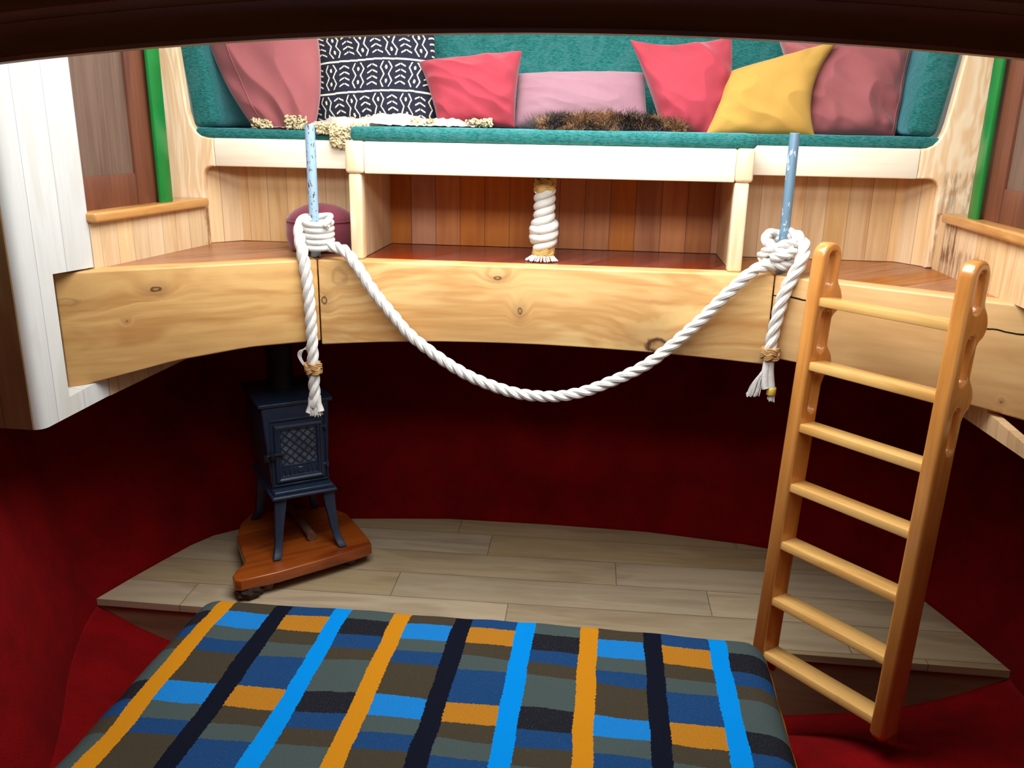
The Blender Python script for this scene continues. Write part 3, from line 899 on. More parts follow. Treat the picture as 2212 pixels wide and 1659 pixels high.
def white_fleece():
    e = thing('sheepskin', 'white sheepskin with cream curls draped over the left seat edge', 'sheepskin', (-1.1, 3.5, -0.03))
    # outline: x range with front and back edge
    def fy(x):     # front edge depth
        return 3.47+0.03*math.sin(x*16)+0.02*math.sin(x*37+1)
    bm = bmesh.new(); rows = []
    nx, ny = 90, 26
    for i in range(nx+1):
        x = -1.40+0.86*i/nx; r = []
        for j in range(ny+1):
            t = j/ny
            over = math.exp(-((x+1.035)/0.075)**2)        # the tongue hanging over the edge
            L = 0.20+0.10*over
            s = t*L
            y = 3.66-s*1.0
            ed = min(1, t*4)*min(1, (1-t)*4+over)*min(1, (x+1.41)*12)*min(1, (-0.53-x)*12)
            z = zseat(x, y)+0.006+(0.020+0.020*math.exp(-((x+0.98)/0.25)**2)+0.018*mnoise.noise(Vector((x*14, y*14, 0))))*max(0, ed)+0.006*mnoise.noise(Vector((x*60, y*60, 3)))
            y_edge = 3.435
            if y < y_edge:
                z -= (y_edge-y)*1.6; y = y_edge-(y_edge-y)*0.25
            r.append(bm.verts.new((x, y, z)))
        rows.append(r)
    for i in range(nx):
        for j in range(ny):
            bm.faces.new((rows[i][j], rows[i+1][j], rows[i+1][j+1], rows[i][j+1]))
    bmesh.ops.solidify(bm, geom=bm.faces[:], thickness=0.008)
    bobj('hide', bm, M_fleece, e, angle=80)
    bm = bmesh.new()
    def curl(c, r):
        a0 = random.random()*6.28; ax = Vector((random.uniform(-1, 1), random.uniform(-1, 0.2), random.uniform(-1, 1))).normalized()
        u = ax.orthogonal().normalized(); v = ax.cross(u)
        pts = [Vector(c)+(u*math.cos(a0+t)+v*math.sin(a0+t))*r*(1-t/9)+ax*t*r*0.18 for t in [k*0.7 for k in range(9)]]
        add_tube(bm, pts, r*0.5, 5)
    for (cx, cy, cz, sx, sy, sz, n_) in ((-1.40, 3.49, -0.016, 0.042, 0.03, 0.016, 130), (-1.26, 3.48, -0.008, 0.042, 0.03, 0.022, 170), (-1.05, 3.42, -0.060, 0.055, 0.012, 0.034, 330), (-1.12, 3.43, -0.03, 0.04, 0.014, 0.018, 120), (-0.99, 3.43, -0.03, 0.03, 0.014, 0.018, 90),
                                     (-0.75, 3.50, 0.0, 0.05, 0.03, 0.008, 60), (-0.53, 3.50, 0.002, 0.05, 0.03, 0.010, 60)):
        for k in range(n_):
            x = cx+random.uniform(-1, 1)*sx; y = cy+random.uniform(-1, 1)*sy; z = cz+random.uniform(-1, 1)*sz
            curl((x, y, z), random.uniform(0.005, 0.009))
    o = bobj('wool_curls', bm, M_wool, e, angle=80); o['kind'] = 'stuff'


white_fleece()


def brown_fleece():
    e = thing('sheepskin', 'shaggy dark and tan brown fur lying on the middle of the seat', 'sheepskin', (0.0, 3.36, -0.015))
    # skin under the hair: low hump
    def top(x):
        a = (x+0.30)/0.56
        return 0.052*max(0, math.sin(PI*min(1, max(0, a))))**0.8+0.004
    bm = bmesh.new(); rows = []
    for i in range(41):
        x = -0.28+0.54*i/40; r = []
        for j in range(13):
            a = PI*j/12
            r.append(bm.verts.new((x, 3.37-math.cos(a)*0.075, -0.016+math.sin(a)*top(x)*0.75+0.002)))
        rows.append(r)
    for i in range(40):
        for j in range(12): bm.faces.new((rows[i][j], rows[i+1][j], rows[i+1][j+1], rows[i][j+1]))
    bobj('hide', bm, M_fur_d, e)
    random.seed(11)
    bms = [bmesh.new(), bmesh.new()]
    def strand(bm, p, d, L, w, droop):
        side = d.cross(Vector((0, 1, 0.2))).normalized()*w
        pts = []; q = Vector(p); dd = Vector(d)
        wob = random.uniform(0, 6)
        for k in range(5):
            pts.append(q.copy()); dd = (dd+Vector((math.sin(wob+k)*0.25, random.uniform(-.1, .1), -droop+math.cos(wob+k*1.3)*0.15))).normalized(); q += dd*L/4
        prev = None
        for k, q in enumerate(pts):
            s = side*(1-k/4.2)
            cur = (bm.verts.new(q-s), bm.verts.new(q+s+Vector((0, -w*0.5, 0))))
            if prev: bm.faces.new((prev[0], prev[1], cur[1], cur[0]))
            prev = cur
    for k in range(5200):
        x = random.uniform(-0.29, 0.26); a = random.uniform(0.02, 1.0)*PI*0.75
        y = 3.37-math.cos(a)*0.075; z = -0.014+math.sin(a)*top(x)*0.75
        cl = mnoise.noise_vector(Vector((x*28, y*28, a*2)))
        d = Vector((random.uniform(-0.1, 0.6)+cl.x*1.6, -math.cos(a)*1.0+cl.y, math.sin(a)*0.9+random.uniform(-.1, .3)+cl.z*1.2)).normalized()
        L = random.uniform(0.026, 0.058)
        nz = mnoise.noise(Vector((x*16, y*10, 2)))+random.uniform(-0.3, 0.3)
        dark = nz > 0.12 or (0.03 < x < 0.13 and random.random() < 0.8)
        strand(bms[0 if dark else 1], (x, y, z), d, L, 0.0013, 0.28)
    for k in range(900):      # upright tuft at the left
        x = random.gauss(-0.22, 0.035); y = 3.42+random.uniform(-0.03, 0.03)
        d = Vector(((x+0.20)*9+random.uniform(-.3, .3), random.uniform(-.2, .2), 1)).normalized()
        strand(bms[0], (x, y, -0.015), d, random.uniform(0.04, 0.075), 0.0011, 0.02)
    for b, m_, nm in ((bms[0], M_fur_d, 'dark_hair'), (bms[1], M_fur_t, 'tan_hair')):
        o = bobj(nm, b, m_, e, smooth=False); o['kind'] = 'stuff'


brown_fleece()

# pouf on the deck in the left cubbyhole
e = thing('pouf', 'round plum suede pouf standing half behind the left post', 'pouf', (-1.155, 3.40, ZD))
bm = bmesh.new(); r_ = 0.135
pr_ = [(0.02, 0.003), (r_-0.02, 0.0), (r_-0.005, 0.012), (r_+0.004, 0.06), (r_+0.003, 0.10), (r_-0.002, 0.118)]
add_lathe(bm, pr_, (-1.155, 3.40, ZD), 48)
bobj('body', bm, M_pouf, e)
bm = bmesh.new(); add_lathe(bm, [(r_-0.003, 0.118), (r_-0.002, 0.126), (r_-0.012, 0.142), (r_-0.035, 0.158), (0.06, 0.176), (0.01, 0.184)], (-1.155, 3.40, ZD), 48)
bobj('top', bm, M_pouf, e)
bm = bmesh.new(); add_tube(bm, [(-1.155+(r_+0.001)*math.cos(2*PI*k/48), 3.40+(r_+0.001)*math.sin(2*PI*k/48), ZD+0.119) for k in range(48)], 0.003, 6, closed=True)
bobj('seam', bm, M_pouf, e)

# ------------------------------------------------------------------ poles, ropes


def pole(label, x, y, z1, r, mat, lean=(0, 0)):
    bm = bmesh.new(); add_lathe(bm, [(r-0.004, 0), (r, 0.001), (r, z1-ZD-0.002), (r-0.002, z1-ZD), (r-0.006, z1-ZD), (r-0.006, z1-ZD-0.02)], (x, y, ZD), 24)
    for v in bm.verts: t = (v.co.z-ZD); v.co.x += lean[0]*t; v.co.y += lean[1]*t
    tag(bobj('metal_pole', bm, mat), label, 'pole', 'metal poles at the deck edge')


pole('pale blue painted metal pole with chipped paint, left of the bench front', -1.113, 3.20, -0.013, 0.0185, M_pole_l)
pole('blue grey galvanised metal pole right of the bench front', 0.624, 3.20, -0.013, 0.0175, M_pole_r)


def ropes():
    e = thing('rope', 'thick white three-strand rope knotted to both poles and hanging in a swag', 'rope', (-0.25, 3.09, -0.98))
    bm = bmesh.new()
    sw = [(-1.06, 3.15, -0.447), (-1.01, 3.13, -0.452), (-0.965, 3.105, -0.463), (-0.915, 3.09, -0.52), (-0.865, 3.088, -0.597), (-0.79, 3.088, -0.690), (-0.70, 3.088, -0.785), (-0.523, 3.09, -0.903), (-0.346, 3.09, -0.968), (-0.205, 3.09, -0.981),
          (-0.10, 3.09, -0.965), (0.001, 3.09, -0.926), (0.166, 3.09, -0.834), (0.322, 3.088, -0.685), (0.40, 3.088, -0.595), (0.47, 3.088, -0.518), (0.515, 3.095, -0.478), (0.56, 3.12, -0.465), (0.61, 3.15, -0.462)]
    add_rope(bm, sw, 0.0215, 0.135, hand=1)
    bobj('swag', bm, M_rope, e)
    # left tail: comes round the pole, over the left side and down the beam
    bm = bmesh.new()
    add_rope(bm, [(-1.105, 3.245, -0.38), (-1.135, 3.225, -0.362), (-1.155, 3.18, -0.368), (-1.148, 3.13, -0.405), (-1.132, 3.10, -0.455), (-1.118, 3.088, -0.53), (-1.110, 3.087, -0.62), (-1.106, 3.087, -0.74), (-1.106, 3.088, -0.90), (-1.107, 3.088, -1.00), (-1.106, 3.088, -1.065)], 0.0225, 0.15, hand=1)
    bobj('hanging_tail', bm, M_rope, e)
    # wraps of the left knot
    bm = bmesh.new()
    pts = []
    for k in range(150):
        a = 2*PI*k/30; q = k/150
        pts.append((-1.085+0.047*math.cos(a+0.6), 3.165+0.050*math.sin(a+0.6), -0.350-0.108*q+0.007*math.sin(a+1)))
    add_tube(bm, pts, 0.0122, 10)
    add_rope(bm, [(-1.07, 3.205, -0.40), (-1.05, 3.16, -0.365), (-1.035, 3.13, -0.355), (-1.04, 3.11, -0.375)], 0.014, 0.09)
    bobj('knot', bm, M_rope, e)
    # right tail
    bm = bmesh.new()
    add_rope(bm, [(0.600, 3.235, -0.385), (0.63, 3.215, -0.362), (0.66, 3.18, -0.362), (0.683, 3.135, -0.392), (0.672, 3.10, -0.44), (0.645, 3.09, -0.50), (0.622, 3.088, -0.565), (0.607, 3.088, -0.65), (0.598, 3.088, -0.725), (0.595, 3.088, -0.775)], 0.0225, 0.15, hand=1)
    bobj('hanging_tail', bm, M_rope, e)
    bm = bmesh.new()
    add_rope(bm, [(0.655, 3.17, -0.415), (0.66, 3.215, -0.39), (0.615, 3.235, -0.37), (0.575, 3.205, -0.362), (0.555, 3.15, -0.378), (0.585, 3.122, -0.405), (0.635, 3.12, -0.425)], 0.0185, 0.11, hand=1)
    add_rope(bm, [(0.655, 3.14, -0.385), (0.61, 3.125, -0.392), (0.56, 3.135, -0.415), (0.548, 3.17, -0.44), (0.575, 3.135, -0.455), (0.62, 3.125, -0.462), (0.655, 3.15, -0.45)], 0.0185, 0.11, hand=1)
    add_rope(bm, [(0.57, 3.12, -0.435), (0.61, 3.112, -0.425), (0.65, 3.118, -0.405)], 0.0185, 0.11, hand=1)
    bobj('knot', bm, M_rope, e)
    # twine whippings
    for c in ((-1.106, 3.088, -0.912), (0.598, 3.088, -0.775)):
        bm = bmesh.new()
        add_turks_head(bm, c, (0, 0, 1), 0.027, 0.013, 0.0042, 3, 5, 3)
        add_lathe(bm, [(0.020, -0.016), (0.024, -0.008), (0.024, 0.008), (0.020, 0.016)], c, 16)
        bobj('twine_whipping', bm, M_twine, e)
    # cut end of the left tail
    bm = bmesh.new()
    for (dx, dz, r) in ((-0.014, 0.0, 0.014), (0.013, 0.008, 0.013), (0.002, -0.006, 0.012)):
        c = Vector((-1.106+dx, 3.086, -1.062+dz))
        add_tube(bm, [c+Vector((0, 0, 0.03)), c, c+Vector((dx*0.4, 0, -0.02)), c+Vector((dx*0.6, -0.002, -0.032))], lambda t, r=r: r*(0.9+0.3*t), 10)
    random.seed(3)
    for k in range(220):
        a = random.random()*6.28; rr = random.uniform(0.004, 0.026); x = -1.106+rr*math.cos(a)*1.1; y = 3.086+rr*math.sin(a)*0.8
        add_tube(bm, [(x, y, -1.082+random.uniform(-.006, .01)), (x*1.0+random.uniform(-.004, .004), y, -1.10+random.uniform(-.006, .006))], 0.0011, 4)
    bobj('cut_end', bm, M_rope, e)
    # frayed end on the right with a band of tape
    bm = bmesh.new()
    add_tube(bm, catmull([(0.600, 3.088, -0.79), (0.602, 3.086, -0.84), (0.612, 3.085, -0.90), (0.616, 3.085, -0.925)], 6), 0.0155, 10)
    add_tube(bm, catmull([(0.592, 3.086, -0.79), (0.588, 3.084, -0.84), (0.590, 3.082, -0.89), (0.594, 3.08, -0.905)], 6), 0.0145, 10)
    for k in range(70):
        x = 0.585+random.uniform(-0.008, 0.006); y = 3.085+random.uniform(-0.01, 0.008); f = random.random()
        add_tube(bm, catmull([(x, y, -0.84), (x-0.012-0.014*f, y, -0.875), (x-0.014-0.030*f, y, -0.905-random.uniform(0, .014)), (x-0.020-0.034*f+random.uniform(-.004, .004), y, -0.93-random.uniform(0, .01))], 4), 0.0014, 4)
    for k in range(60):
        a = random.random()*6.28; rr = random.uniform(0, 0.014); x = 0.617+rr*math.cos(a); y = 3.085+rr*math.sin(a)
        add_tube(bm, [(x, y, -0.925), (x+random.uniform(-.004, .004), y, -0.95+random.uniform(-.005, .004))], 0.0014, 4)
    bobj('frayed_end', bm, M_rope, e)
    bm = bmesh.new(); add_lathe(bm, [(0.0160, -0.014), (0.0175, -0.012), (0.0175, 0.012), (0.0160, 0.014)], (0.615, 3.085, -0.915), 20)
    bobj('tape_band', bm, M_tape, e)
    # loose loop of yarn on the left tail
    bm = bmesh.new()
    for k in range(4):
        d = k*0.004
        add_tube(bm, catmull([(-1.125, 3.083, -0.825-d), (-1.143-d, 3.082, -0.845), (-1.150-d, 3.082, -0.868), (-1.140, 3.082, -0.892-d), (-1.122, 3.083, -0.90)], 6), 0.0017, 5)
    bobj('loose_yarn', bm, M_rope, e)


ropes()


def wrapped_post():
    c = (-0.247, 3.30)
    e = thing('rope_wrapped_post', 'short post wrapped in white rope under the middle of the bench', 'post', (c[0], c[1], ZD))
    bm = bmesh.new(); add_lathe(bm, [(0.022, 0), (0.022, -0.102-ZD)], (c[0], c[1], ZD), 20)
    bobj('post', bm, M_iron_d, e)
    bm = bmesh.new()
    for j in range(2):
        pts = []
        for k in range(140):
            q = k/139; z = -0.235-0.215*q
            a = -2*PI*(q*3.4)+PI*j
            r = 0.026+0.013*max(0, math.sin(PI*min(1, max(0, (q-0.45)/0.6))))
            pts.append((c[0]+r*math.cos(a), c[1]+r*math.sin(a), z))
        add_tube(bm, pts, 0.0165, 10)
    pts = []
    for k in range(60):
        q = k/59; a = -2*PI*q*2.0+1
        pts.append((c[0]+0.042*math.cos(a), c[1]+0.042*math.sin(a), -0.36-0.06*q+0.008*math.sin(a)))
    add_tube(bm, pts, 0.015, 10)
    bobj('rope_wrap', bm, M_rope, e)
    for z, rr in ((-0.218, 0.034), (-0.472, 0.036)):
        bm = bmesh.new(); add_turks_head(bm, (c[0], c[1], z), (0, 0, 1), rr, 0.014, 0.0042, 3, 5, 4)
        add_lathe(bm, [(rr-0.010, -0.020), (rr-0.002, -0.012), (rr-0.002, 0.012), (rr-0.010, 0.020)], (c[0], c[1], z), 18)
        bobj('twine_knot', bm, M_twine_y, e)
    bm = bmesh.new(); random.seed(8)
    for k in range(60):
        a = random.uniform(PI*0.9, PI*1.9); f = random.random()
        add_tube(bm, catmull([(c[0]+0.03*math.cos(a), c[1]+0.03*math.sin(a), -0.47), (c[0]+0.045*math.cos(a), c[1]+0.045*math.sin(a), -0.482), (c[0]+(0.05+0.02*f)*math.cos(a), c[1]+(0.05+0.02*f)*math.sin(a), -0.497)], 3), 0.0022, 4)
    bobj('frayed_end', bm, M_rope, e)


wrapped_post()

# ------------------------------------------------------------------ ladder


def ladder():
    yaw, lean, side = -0.85, 0.075, 0.012
    Xl = Vector((math.cos(yaw), math.sin(yaw), 0)); Yb = Vector((-math.sin(yaw), math.cos(yaw), 0)); Zz = Vector((0, 0, 1))
    Z2 = Zz*math.cos(lean)+Yb*math.sin(lean); Y2 = Z2.cross(Xl)
    X3 = Xl*math.cos(side)+Z2*math.sin(side); Z3 = Z2*math.cos(side)-Xl*math.sin(side)
    L, sp = 0.425, 0.2100
    o = Vector((0.7575, 2.565, -1.767))
    base = o-Z3*0.065
    M = Matrix(((X3.x, Y2.x, Z3.x, base.x), (X3.y, Y2.y, Z3.y, base.y), (X3.z, Y2.z, Z3.z, base.z), (0, 0, 0, 1)))
    e = thing('ladder', 'varnished wooden ladder with slotted handholds leaning on the right beam', 'ladder', matrix=M)
    ztop = 1.50; rz = [0.065+sp*i-0.013 for i in range(7)]
    d0, d1 = -0.012, 0.085
    # rail outline in (depth, height)
    back = [(d1-0.02, 0.0), (d1, 0.03), (d1, rz[4]+0.02), (d1+0.003, rz[5]-0.06), (d1+0.028, rz[5]-0.03), (d1+0.038, rz[5]), (d1+0.026, rz[5]+0.035), (d1-0.004, rz[5]+0.07), (d1-0.008, rz[5]+0.10), (d1+0.0, rz[6]-0.055),
            (d1+0.028, rz[6]-0.03), (d1+0.040, rz[6]), (d1+0.028, rz[6]+0.035), (d1+0.004, rz[6]+0.065), (d1, rz[6]+0.09)]
    back = [(p.x, p.y) for p in catmull([(a, b, 0) for a, b in back], 4)]
    cx = (d0+d1)/2; rr = (d1-d0)/2
    topa = [(cx+rr*math.cos(R(a)), ztop-rr+rr*math.sin(R(a))) for a in range(0, 181, 15)]
    outer = [(d0, 0.02), (d0+0.015, 0.0)]+back+topa
    def slot(za, zb, w_, xc):
        return [(xc+w_*math.cos(R(a)), zb-w_+w_*math.sin(R(a))) for a in range(0, 181, 20)]+[(xc+w_*math.cos(R(a)), za+w_+w_*math.sin(R(a))) for a in range(180, 361, 20)]
    loops = [outer, slot(rz[6]+0.045, ztop-0.028, 0.019, cx+0.004), slot(rz[5]+0.045, rz[6]-0.025, 0.019, cx+0.010), slot(rz[4]+0.05, rz[5]-0.025, 0.017, cx+0.012)]
    for sx in (-1, 1):
        # curve plane (x,y) -> (depth Y, height Z); thickness along X
        Mx = Matrix(((0, 0, 1, sx*(L/2+0.024)), (1, 0, 0, 0), (0, 1, 0, 0), (0, 0, 0, 1)))
        me = flat_mesh(loops, 0.048, 0.011, Mx, 4)
        mobj('side_rail', me, M_ladder, e, local=True, angle=50)
    for i in range(7):
        bm = bmesh.new(); add_box(bm, (-L/2-0.012, -0.002, rz[i]-0.015), (L/2+0.012, 0.080, rz[i]+0.014), 0.005, 2)
        mobj_o = bobj('rung', bm, M_rung, e, local=True)
    return e


ladder()

# ------------------------------------------------------------------ hearth board, stove, stick
TZ = -1.83
u3 = Vector((0.826, 0.563, 0)); v3 = Vector((-0.563, 0.826, 0))


def hearth():
    o0 = Vector((-1.2775, 3.3685, ZF)); a = math.atan2(0.37, 0.436)
    e = thing('hearth_board', 'thick orange wooden board on short feet carrying the little stove', 'stand', (o0.x, o0.y, ZF), (0, 0, a))
    inv = e.matrix_basis.inverted()
    w_ = [(-1.445, 3.035), (-1.32, 3.125), (-1.16, 3.268), (-1.035, 3.385), (-1.000, 3.432), (-1.022, 3.475), (-1.10, 3.585), (-1.20, 3.72), (-1.316, 3.79), (-1.50, 3.73), (-1.66, 3.65), (-1.665, 3.54), (-1.62, 3.40), (-1.535, 3.26), (-1.497, 3.20), (-1.492, 3.16), (-1.500, 3.12), (-1.497, 3.07), (-1.475, 3.038)]
    pts = [inv @ Vector((x, y, TZ)) for x, y in w_]
    me = flat_mesh([[(p.x, p.y) for p in pts]], 0.052, 0.007, Matrix.Translation((0, 0, TZ-ZF-0.026)))
    mobj('board', me, M_tray, e, local=True)
    for (x, y) in ((-1.385, 3.155), (-1.10, 3.42), (-1.60, 3.58), (-1.34, 3.72)):
        p = inv @ Vector((x, y, ZF)); bm = bmesh.new()
        add_lathe(bm, [(0.022, 0.0), (0.026, 0.004), (0.036, 0.049)], (p.x, p.y, 0), 20)
        bobj('foot', bm, M_stick, e, local=True)
    bm = bmesh.new()
    c = inv @ Vector((-1.425, 3.075, ZF)); 
    r = bmesh.ops.create_icosphere(bm, subdivisions=4, radius=1)
    for v in bm.verts:
        k = 1+0.35*mnoise.noise(v.co*2.2)
        v.co = Vector((c.x+v.co.x*0.055*k, c.y+v.co.y*0.035*k, 0.030+v.co.z*0.028*k))
    bobj('bark_edge', bm, plain('dark_bark', (58, 36, 24), 0.8, 0, 0.3, 0.4, 60, 0.5), e, local=True)
    return e


hearth()


def stove():
    M = Matrix(((u3.x, v3.x, 0, -1.2775), (u3.y, v3.y, 0, 3.3685), (0, 0, 1, TZ), (0, 0, 0, 1)))
    e = thing('wood_stove', 'small blue black cast iron wood stove on four curved legs', 'stove', matrix=M)
    k = dict(local=True)
    # body: tapering box
    D = 0.36
    def tapered(name, z0, z1, w0, w1, y0, y1, mat, bev=0.008, xc=(-0.012, -0.016)):
        bm = bmesh.new()
        lo = [(xc[0]-w0, y0), (xc[0]+w0, y0), (xc[0]+w0, y1), (xc[0]-w0, y1)]; hi = [(xc[1]-w1, y0), (xc[1]+w1, y0), (xc[1]+w1, y1), (xc[1]-w1, y1)]
        a = [bm.verts.new((x, y, z0)) for x, y in lo]; b = [bm.verts.new((x, y, z1)) for x, y in hi]
        bm.faces.new(a[::-1]); bm.faces.new(b)
        for i in range(4): bm.faces.new((a[i], a[(i+1) % 4], b[(i+1) % 4], b[i]))
        bmesh.ops.bevel(bm, geom=bm.edges[:], offset=bev, segments=3, profile=0.5, affect='EDGES')
        return bobj(name, bm, mat, e, **k)
    tapered('body', 0.30, 0.672, 0.124, 0.146, 0.0, D, M_iron)
    tapered('top_plate', 0.672, 0.690, 0.160, 0.160, -0.012, D+0.012, M_iron, 0.006, (-0.016, -0.016))
    tapered('base_plate', 0.268, 0.284, 0.145, 0.140, -0.058, D+0.01, M_iron, 0.007, (-0.008, -0.008))
    tapered('base_step', 0.284, 0.302, 0.133, 0.128, -0.045, D, M_iron, 0.006, (-0.009, -0.009))
    # raised border on the front
    bm = bmesh.new()
    for (x0, x1, z0, z1) in ((-0.132, 0.112, 0.606, 0.616), (-0.132, -0.124, 0.318, 0.606), (0.104, 0.112, 0.318, 0.606), (-0.132, 0.112, 0.312, 0.320)):
        add_box(bm, (x0, -0.008, z0), (x1, 0.012, z1), 0.002, 1)
    bobj('front_border', bm, M_iron, e, **k)
    # door with moulded frame
    dx0, dx1, dz0, dz1 = -0.117, 0.093, 0.330, 0.592
    bm = bmesh.new()
    def ring(i, y): return [bm.verts.new(p) for p in ((dx0+i, y, dz0+i), (dx1-i, y, dz0+i), (dx1-i, y, dz1-i), (dx0+i, y, dz1-i))]
    rs = [ring(0, 0.004), ring(0, -0.012), ring(0.003, -0.016), ring(0.012, -0.019), ring(0.018, -0.013), ring(0.024, -0.013), ring(0.028, -0.006), ring(0.030, 0.0)]
    for a, b in zip(rs, rs[1:]):
        for i in range(4): bm.faces.new((a[i], a[(i+1) % 4], b[(i+1) % 4], b[i]))
    d = bobj('door', bm, M_iron, e, angle=20, **k)
    gx0, gx1, gz0, gz1 = -0.088, 0.067, 0.405, 0.563
    box('door_glass', (gx0, -0.001, gz0), (gx1, 0.002, gz1), M_ash, d, **k)
    bm = bmesh.new()          # diagonal lattice
    step = 0.039
    def bar(p, q, w_=0.0032, dep=0.006):
        p = Vector((p[0], 0, p[1])); q = Vector((q[0], 0, q[1])); t = (q-p); L_ = t.length
        if L_ < 0.006: return
        t.normalize(); n_ = Vector((-t.z, 0, t.x))*w_; f = Vector((0, -dep, 0))
        vv = [bm.verts.new(x) for x in (p-n_, q-n_, q+n_, p+n_, p-n_*.5+f, q-n_*.5+f, q+n_*.5+f, p+n_*.5+f)]
        for a in ((0, 1, 5, 4), (1, 2, 6, 5), (2, 3, 7, 6), (3, 0, 4, 7), (4, 5, 6, 7), (3, 2, 1, 0)): bm.faces.new([vv[i] for i in a])
    def clipline(x0, z0, sx):
        pts = []
        for t in (gx0, gx1):
            z = z0+(t-x0)*sx
            if gz0 <= z <= gz1: pts.append((t, z))
        for t in (gz0, gz1):
            x = x0+(t-z0)/sx
            if gx0 < x < gx1: pts.append((x, t))
        if len(pts) >= 2: bar(pts[0], pts[1])
    for i in range(-6, 8):
        clipline(gx0+i*step, gz0, 0.98); clipline(gx0+i*step, gz0, -0.98)
    bobj('lattice', bm, M_iron, d, **k)
    bm = bmesh.new()          # fluted band below the lattice
    add_box(bm, (gx0, -0.007, 0.398), (gx1, 0.0, 0.405), 0.001, 1)
    add_box(bm, (gx0, -0.004, 0.352), (gx1, 0.002, 0.398))
    for i in range(8):
        x = gx0+0.010+i*0.0195
        if 3 <= i <= 4: continue
        add_box(bm, (x, -0.010, 0.358), (x+0.007, -0.003, 0.394), 0.002, 1)
    bm2 = add_box(bm, (-0.024, -0.009, 0.362), (0.006, -0.003, 0.390), 0.003, 1)
    bobj('fluted_band', bm, M_iron, d, **k)
    bm = bmesh.new()          # latch on the left
    add_tube(bm, [(-0.155, -0.016, 0.462), (-0.10, -0.022, 0.466), (-0.085, -0.022, 0.462)], 0.006, 8)
    add_box(bm, (-0.140, -0.030, 0.445), (-0.120, -0.006, 0.475), 0.004, 2)
    add_lathe(bm, [(0.012, -0.012), (0.014, 0), (0.012, 0.012)], (-0.156, -0.018, 0.452), 14)
    bobj('latch', bm, M_iron_d, e, **k)
    for z in (0.385, 0.560):
        bm = bmesh.new(); add_lathe(bm, [(0.006, -0.014), (0.0075, -0.01), (0.0075, 0.01), (0.006, 0.014)], (0.106, -0.014, z), 12)
        add_box(bm, (0.086, -0.018, z-0.004), (0.106, -0.006, z+0.008), 0.002, 1)
        bobj('hinge', bm, M_iron, e, **k)
    # curved legs
    def leg(x0, x1, y0, sy):
        bm = bmesh.new()
        sgn = -1 if x0 < 0 else 1
        st = [(0.268, x0, 0.030, y0), (0.21, x0+sgn*0.004, 0.026, y0), (0.14, x0+sgn*0.012, 0.021, y0-sy*0.004), (0.08, x0+sgn*0.019, 0.018, y0-sy*0.010), (0.045, x0+sgn*0.026, 0.018, y0-sy*0.022), (0.022, x0+sgn*0.034, 0.019, y0-sy*0.038), (0.006, x0+sgn*0.040, 0.020, y0-sy*0.050)]
        rows = []
        for z, x, h, y in st:
            t_ = 0.013 if z > 0.04 else 0.010
            rows.append([bm.verts.new(p) for p in ((x-h*0.9, y-t_*sy, z), (x+h*0.9, y-t_*sy, z), (x+h*0.9, y+t_*1.3*sy, z-(0.006 if z < 0.03 else 0)), (x-h*0.9, y+t_*1.3*sy, z-(0.006 if z < 0.03 else 0)))])
        for a, b in zip(rows, rows[1:]):
            for i in range(4): bm.faces.new((a[i], a[(i+1) % 4], b[(i+1) % 4], b[i]))
        bm.faces.new(rows[0]); bm.faces.new(rows[-1][::-1])
        mn = min(v.co.z for v in bm.verts)
        bmesh.ops.recalc_face_normals(bm, faces=bm.faces)
        bmesh.ops.bevel(bm, geom=[x for x in bm.edges if x.calc_face_angle(0) > R(50)], offset=0.003, segments=2, profile=0.5, affect='EDGES')
        for v in bm.verts: v.co.z -= mn
        bobj('leg', bm, M_iron, e, **k)
    leg(-0.112, 0, -0.025, 1); leg(0.100, 0, -0.025, 1); leg(-0.112, 0, D-0.03, -1); leg(0.100, 0, D-0.03, -1)
    # flue
    bm = bmesh.new(); add_lathe(bm, [(0.062, 0.69), (0.062, 0.70), (0.056, 0.705), (0.056, 0.86)] + [(0.056+0.004*((i % 2)), 0.86+i*0.014) for i in range(12)] + [(0.056, 1.03), (0.056, 1.325)], (-0.03, 0.19, 0), 28)
    bobj('flue_pipe', bm, M_iron_d, e, **k)
    # ash tray lip between the back legs
    box('heat_shield', (-0.13, 0.10, 0.235), (0.10, 0.30, 0.24), M_iron_d, e, **k)
    return e


stove()
bm = bmesh.new()
add_tube(bm, catmull([(-1.272, 3.42, TZ+0.021), (-1.315, 3.48, TZ+0.022), (-1.40, 3.60, TZ+0.020), (-1.50, 3.72, TZ+0.020)], 8), lambda t: 0.021-0.004*t, 14)
tag(bobj('wooden_stick', bm, M_stick), 'grey brown round stick lying on the board beneath the stove', 'stick')

# ------------------------------------------------------------------ berth with the checked blanket
BZ = -1.50


